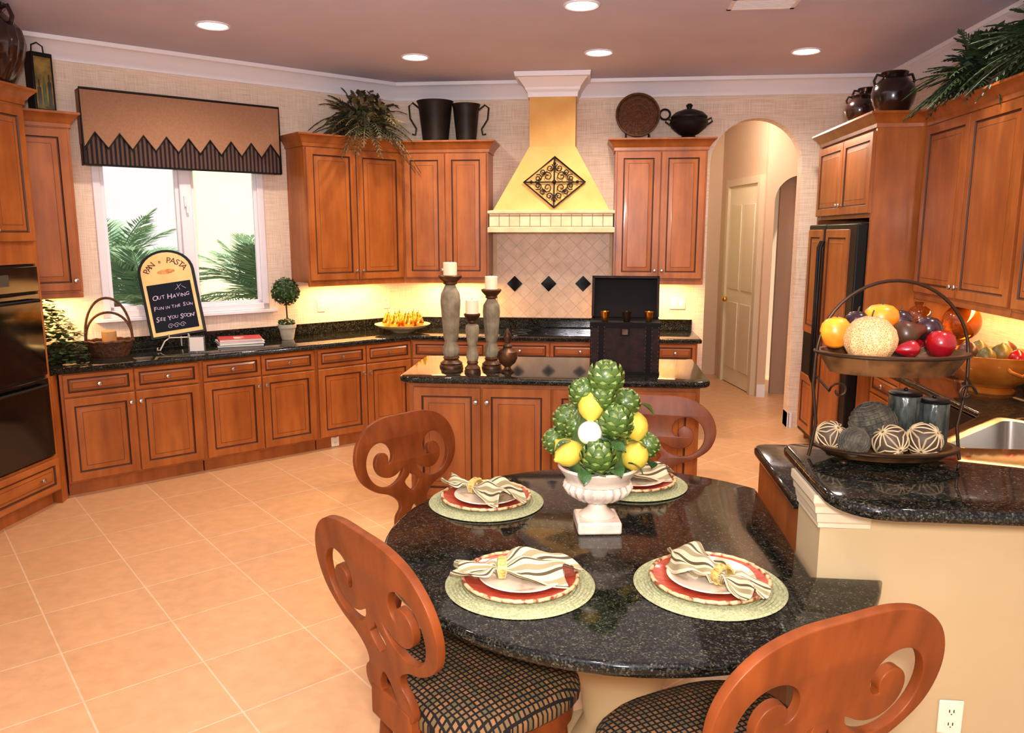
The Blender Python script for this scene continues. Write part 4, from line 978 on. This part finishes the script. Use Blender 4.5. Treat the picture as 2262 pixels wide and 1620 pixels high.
greenery('fern_plant','dense green fern at the right edge nearer the camera on the wall cabinets',(2.34,4.35,UT),100,.50,FERN,23,az0=R(100),az1=R(260),el=(10,80),ll=.09,lw=.011,bush=260,br=.19)
def pitcher(label,px,r,h,sx):
    p=ony(px,290,7.2); o=thing('metal_pitcher',label,'pitcher',(p.x,7.2,UT),group='pitchers left of the hood')
    MB().lathe([(r*.72,0),(r*.74,.01),(r*.98,h-.03),(r*1.08,h),(r*1.02,h),(r*.92,h-.03),(r*.7,.02),(0,.02)],n=28).build('body',DKMETAL,parent=o)
    MB().tube([(sx*r*.95,0,h*.85),(sx*(r+.05),0,h*.98),(sx*(r+.085),0,h*.9),(sx*(r+.075),0,h*.6),(sx*(r+.02),0,h*.35),(sx*(r+.03),0,h*.2),(sx*(r+.06),0,h*.22)],.008,8).build('handle',DKMETAL,parent=o)
pitcher('larger dark tin pitcher left of the hood beside the greenery',962,.155,.36,-1)
pitcher('smaller dark tin pitcher left of the hood, nearer the hood',1030,.12,.33,1)
p=ony(1408,290,7.2)
o=thing('woven_tray','round dark woven tray propped upright on the cabinet right of the hood','tray',(p.x,7.22,UT+.215)); o.rotation_euler=(R(-12),0,0)
MB().lathe([(.19,.0),(.195,-.03),(.18,-.03),(.17,-.008),(0,-.008)],n=48,axis='y').build('dish',WICK,parent=o)
mb=MB()
for k in range(28):
    t=2*PI*k/28; mb.tube([(.03*math.cos(t),-.012,.03*math.sin(t)),(.17*math.cos(t+.5),-.012,.17*math.sin(t+.5))],.003,4)
for r in (.05,.1,.15): mb.tube([(r*math.cos(2*PI*k/30),-.013,r*math.sin(2*PI*k/30)) for k in range(30)],.004,5,closed=True)
mb.build('weave',mat('weave_tan',(120,66,36),.6),parent=o)
MB().tube([(.19+.045+.045*math.cos(t),-.02,.045*math.sin(t)) for t in [2*PI*k/20 for k in range(20)]],.009,6,closed=True).build('handle',IRON,parent=o)
o=thing('plate_stand','dark iron plate stand under the round woven tray','stand',(p.x,7.2,UT))
for sx in (-.1,.1): MB().tube([(sx,.08,.16),(sx,.03,.015),(sx,-.1,.006),(sx,-.1,.04)],.006,6).build('arm',IRON,parent=o)
p=ony(1521,290,7.16)
o=thing('tureen','black footed tureen with lid beside the woven tray','tureen',(p.x,7.16,UT))
MB().lathe([(.07,0),(.075,.015),(.05,.03),(.09,.05),(.15,.10),(.165,.14),(.15,.175)],n=32).build('bowl',IRON,parent=o)
MB().lathe([(.155,.176),(.158,.19),(.12,.225),(.05,.25),(.02,.255),(.022,.27),(.03,.285),(.015,.30),(0,.302)],n=32).build('lid',IRON,parent=o)
for sx in (-1,1): MB().tube([(sx*.15,0,.16),(sx*.19,0,.18),(sx*.2,0,.15),(sx*.155,0,.12)],.008,6).build('handle',IRON,parent=o)
def vase(label,x,y,z,r,h,rib=0,m=DKCER,ears=True):
    o=thing('vase',label,'vase',(x,y,z))
    MB().lathe([(r*.55,0),(r*.6,.01),(r*.9,h*.3),(r,h*.52),(r*.92,h*.7),(r*.6,h*.86),(r*.5,h*.9),(r*.62,h*.98),(r*.6,h),(r*.45,h*.97),(0,h*.9)],n=40,flute=rib,nf=20).build('body',m,parent=o)
    if ears:
        for sx in (-1,1): MB().tube([(sx*r*.5,0,h*.93),(sx*r*.8,0,h*.95),(sx*r*.92,0,h*.82),(sx*r*.85,0,h*.72)],r*.07,6).build('handle',m,parent=o)
vase('large dark glazed urn on top of the refrigerator enclosure',2.12,6.05,UT,.15,.32)
vase('small dark glazed urn left of the large one on the refrigerator enclosure',2.0,6.38,UT,.11,.22)
vase('dark urn half hidden behind the large one on the refrigerator enclosure',2.15,6.68,UT,.13,.32)
vase('large ribbed dark vase on top of the oven tower at the left edge',-3.62,4.56,2.70,.205,.46,.03)
x,y=dg(-2.90,.17)
o=thing('wine_tin_box','tall dark tin box painted with wine bottles on the narrow left cabinet','box',(x,y,UT),R(62))
MB().box(-.07,-.05,0,.07,.05,.40).build('body',BLACK,parent=o,bevel=.004)
pan=MB().box(-.055,-.053,.03,.055,-.05,.37).build('painted_panel',mat('tin_painting',(170,140,70),.5,c2=(70,70,40),sc=9),parent=o)
for k,xx in enumerate((-.034,0,.034)): MB().box(xx-.011,-.056,.05,xx+.011,-.053,.17+.02*k).box(xx-.004,-.056,.17+.02*k,xx+.004,-.053,.22+.02*k).build('bottle_picture',[DKCER,ARTG,DKCER][k],parent=pan)
MB().tube([(-.04,0,.40),(-.036,0,.45),(0,0,.47),(.036,0,.45),(.04,0,.40)],.005,6).build('handle',IRON,parent=o)
# ------------------------------------------------------------------ valance
o=thing('window_valance','tan box valance with zigzag edge and dark striped skirt over the window','valance',(CX,CY,0),R(45))
vx0,vx1=-2.66,-1.19; vt,vb=2.83,2.30; nz=9; dpt=.13
cwz=(vx1-vx0)/nz
zz=[(vx0,2.40)]
for k in range(nz): zz+= [(vx0+cwz*(k+.5),2.53),(vx0+cwz*(k+1),2.42)]
tp_=MB()
for k in range(len(zz)-1):
    (xa,za),(xb,zb)=zz[k],zz[k+1]
    tp_.add([(xa,-dpt-.006,za),(xb,-dpt-.006,zb),(xb,-dpt-.006,vt),(xa,-dpt-.006,vt)],[(0,1,2,3)])
tp_.box(vx0,-dpt-.004,vt-.01,vx1,-.002,vt); tp_.box(vx0,-dpt,2.45,vx0+.008,-.002,vt); tp_.box(vx1-.008,-dpt,2.45,vx1,-.002,vt)
tp_.build('top_panel',VALT,parent=o,smooth=0,recalc=False)
MB().box(vx0+.003,-dpt,vb,vx1-.003,-dpt+.01,2.6).box(vx0+.003,-dpt,vb,vx0+.01,-.002,2.6).box(vx1-.01,-dpt,vb,vx1-.003,-.002,2.6).build('skirt',VALS,parent=o,smooth=0)
MB().tube([(a,-dpt-.008,b) for a,b in zz],.008,6).tube([(vx0,-dpt-.006,2.30),(vx0,-dpt-.006,vt),(vx1,-dpt-.006,vt),(vx1,-dpt-.006,2.30)],.009,6).tube([(vx0,-dpt-.004,vb),(vx1,-dpt-.004,vb)],.007,6).build('piping',BLACK,parent=o)
# ------------------------------------------------------------------ outlets
def outlet(label,loc,rz,n=1,sw=False):
    o=thing('wall_switch' if sw else 'wall_outlet',label,'switch' if sw else 'outlet',loc,rz)
    w_=.035*n+.002
    MB().box(-w_,-.006,-.057,w_,0,.057).build('plate',OUTL,parent=o,bevel=.003)
    if sw:
        for k in range(n): MB().box(-w_+.02+.07*k-.0,-.010,-.03,-w_+.05+.07*k,-.006,.03).build('rocker',WHITE,parent=o,bevel=.002)
    else:
        for z in (-.022,.022):
            q=MB().lathe([(.017,-.006),(.017,-.009),(0,-.009)],(0,0,z),16,axis='y').build('socket',OUTL,parent=o)
            MB().box(-.008,-.0098,z-.004,-.005,-.009,z+.006).box(.005,-.0098,z-.004,.008,-.009,z+.006).box(-.002,-.0098,z-.011,.002,-.009,z-.008).build('slot',SLOT,parent=q)
def dsolve(px,py,d=0):
    r_=ray(px,py); k=CY-CX-d/Q
    t=k/(r_.y-r_.x); return Vector((r_.x*t,r_.y*t,H+r_.z*t))
p=dsolve(709,675,.002); outlet('cream double outlet on the window wall right of the topiary',tuple(p),R(45))
p=dsolve(853,668,.002); outlet('cream outlet on the window wall near the corner above the pear bowl',tuple(p),R(45))
p=ony(1497,670,7.398); outlet('cream two-rocker switch plate beside the archway',tuple(p),0,2,True)
p=ony(2098,1583,2.368); outlet('cream outlet low on the half wall at the bottom right',tuple(p),0)
x,y=dg(-1.0,.605-.06); outlet('small cream outlet on the toe kick below the base cabinets',(x,y,.06),R(45))
# ------------------------------------------------------------------ ceiling lights and vent
def area(name,loc,size,e,c,rot=(0,0,0),sy=None,spread=None):
    l=bpy.data.lights.new(name,'AREA'); l.energy=e; l.color=c; l.size=size
    if sy: l.shape='RECTANGLE'; l.size_y=sy
    if spread: l.spread=spread
    o=bpy.data.objects.new(name,l); COL.objects.link(o); o.location=loc; o.rotation_euler=rot; return o
WARM=(1,.87,.73)
labs=['recessed ceiling light nearest the window wall, at upper left','recessed ceiling light above the corner greenery','recessed ceiling light at the top edge above the table','recessed ceiling light above the range hood','recessed ceiling light in front of the archway at right']
for (px,py),lb in zip(((470,55),(917,125),(1285,10),(1323,115),(1781,112)),labs):
    p=onz(px,py,CEIL); o=thing('ceiling_light',lb,'light',(p.x,p.y,CEIL-.001),group='recessed ceiling lights')
    MB().lathe([(.092,0),(.112,0),(.112,-.006),(.102,-.011),(.092,-.006),(.092,0)],n=36,cap=False).build('trim_ring',WHITE,parent=o)
    MB().lathe([(.0915,-.001),(.0915,-.005),(.0,-.008)],n=32).build('lens',LENS,parent=o)
    l=bpy.data.lights.new('spot','SPOT'); l.energy=92; l.color=WARM; l.spot_size=R(150); l.spot_blend=.8; l.shadow_soft_size=.06
    lo_=bpy.data.objects.new('spot_lamp',l); COL.objects.link(lo_); lo_.location=(p.x,p.y,CEIL-.03)
for x,y in ((-2.2,2.2),(1.6,2.6),(-.3,.9),(1.75,4.6)):
    l=bpy.data.lights.new('spot','SPOT'); l.energy=52; l.color=WARM; l.spot_size=R(130); l.spot_blend=.8; l.shadow_soft_size=.06
    lo_=bpy.data.objects.new('spot_lamp',l); COL.objects.link(lo_); lo_.location=(x,y,CEIL-.03)
p=onz(1688,6,CEIL); o=thing('ceiling_vent','white slatted ceiling vent at the top edge','vent',(p.x,p.y,CEIL-.001))
MB().box(-.2,-.12,-.008,.2,-.095,0).box(-.2,.095,-.008,.2,.12,0).box(-.2,-.12,-.008,-.175,.12,0).box(.175,-.12,-.008,.2,.12,0).build('frame',WHITE,parent=o)
mb=MB()
for k in range(9): mb.box(-.175,-.09+k*.021,-.007,.175,-.08+k*.021,-.002)
mb.build('slat',WHITE,parent=o)
UW=(1,.56,.20)
x,y=dg(-.6,.18); area('undercabinet_lamp',(x,y,UB-.04),.7,13,UW,(0,0,R(45)),.05)
area('undercabinet_lamp',(-1.3,7.22,UB-.04),.6,12,UW,(0,0,0),.05)
area('undercabinet_lamp',(.58,7.22,UB-.04),.6,12,UW,(0,0,0),.05)
x,y=dg(-2.98,.18); area('undercabinet_lamp',(x,y,UB-.04),.3,8,UW,(0,0,R(45)),.05)
area('undercabinet_lamp',(2.42,4.9,UB-.04),.05,9,UW,(0,0,0),1.3)
area('flash_lamp',(.05,-.1,1.98),.16,88,(1,.95,.90),(R(84),0,YAW))
area('room_fill',(-.3,4.3,3.12),2.4,14,(1,.93,.86),(0,0,0))  # added fill without a fixture, brightens the back of the kitchen
area('ceiling_fill',(-.2,-.6,2.1),.8,120,(.93,.9,1),(R(180-24),0,0))  # unseen upward fill behind the camera, added to lift the ceiling
l=bpy.data.lights.new('hall_fill','POINT'); l.energy=36; l.color=WARM; l.shadow_soft_size=.1  # no fixture here: point light added to lighten the hall past the arch
o=bpy.data.objects.new('hall_fill',l); COL.objects.link(o); o.location=(1.4,8.3,2.9)
l=bpy.data.lights.new('sun','SUN'); l.energy=5; l.color=(1,.97,.9); l.angle=.02
o=bpy.data.objects.new('sun',l); COL.objects.link(o); o.rotation_euler=Vector((.3,-.5,1)).to_track_quat('Z','Y').to_euler()
wd=bpy.data.worlds.new('World'); S.world=wd; wd.use_nodes=True; bg=wd.node_tree.nodes['Background']; bg.inputs[0].default_value=(1,.96,.93,1); bg.inputs[1].default_value=.95
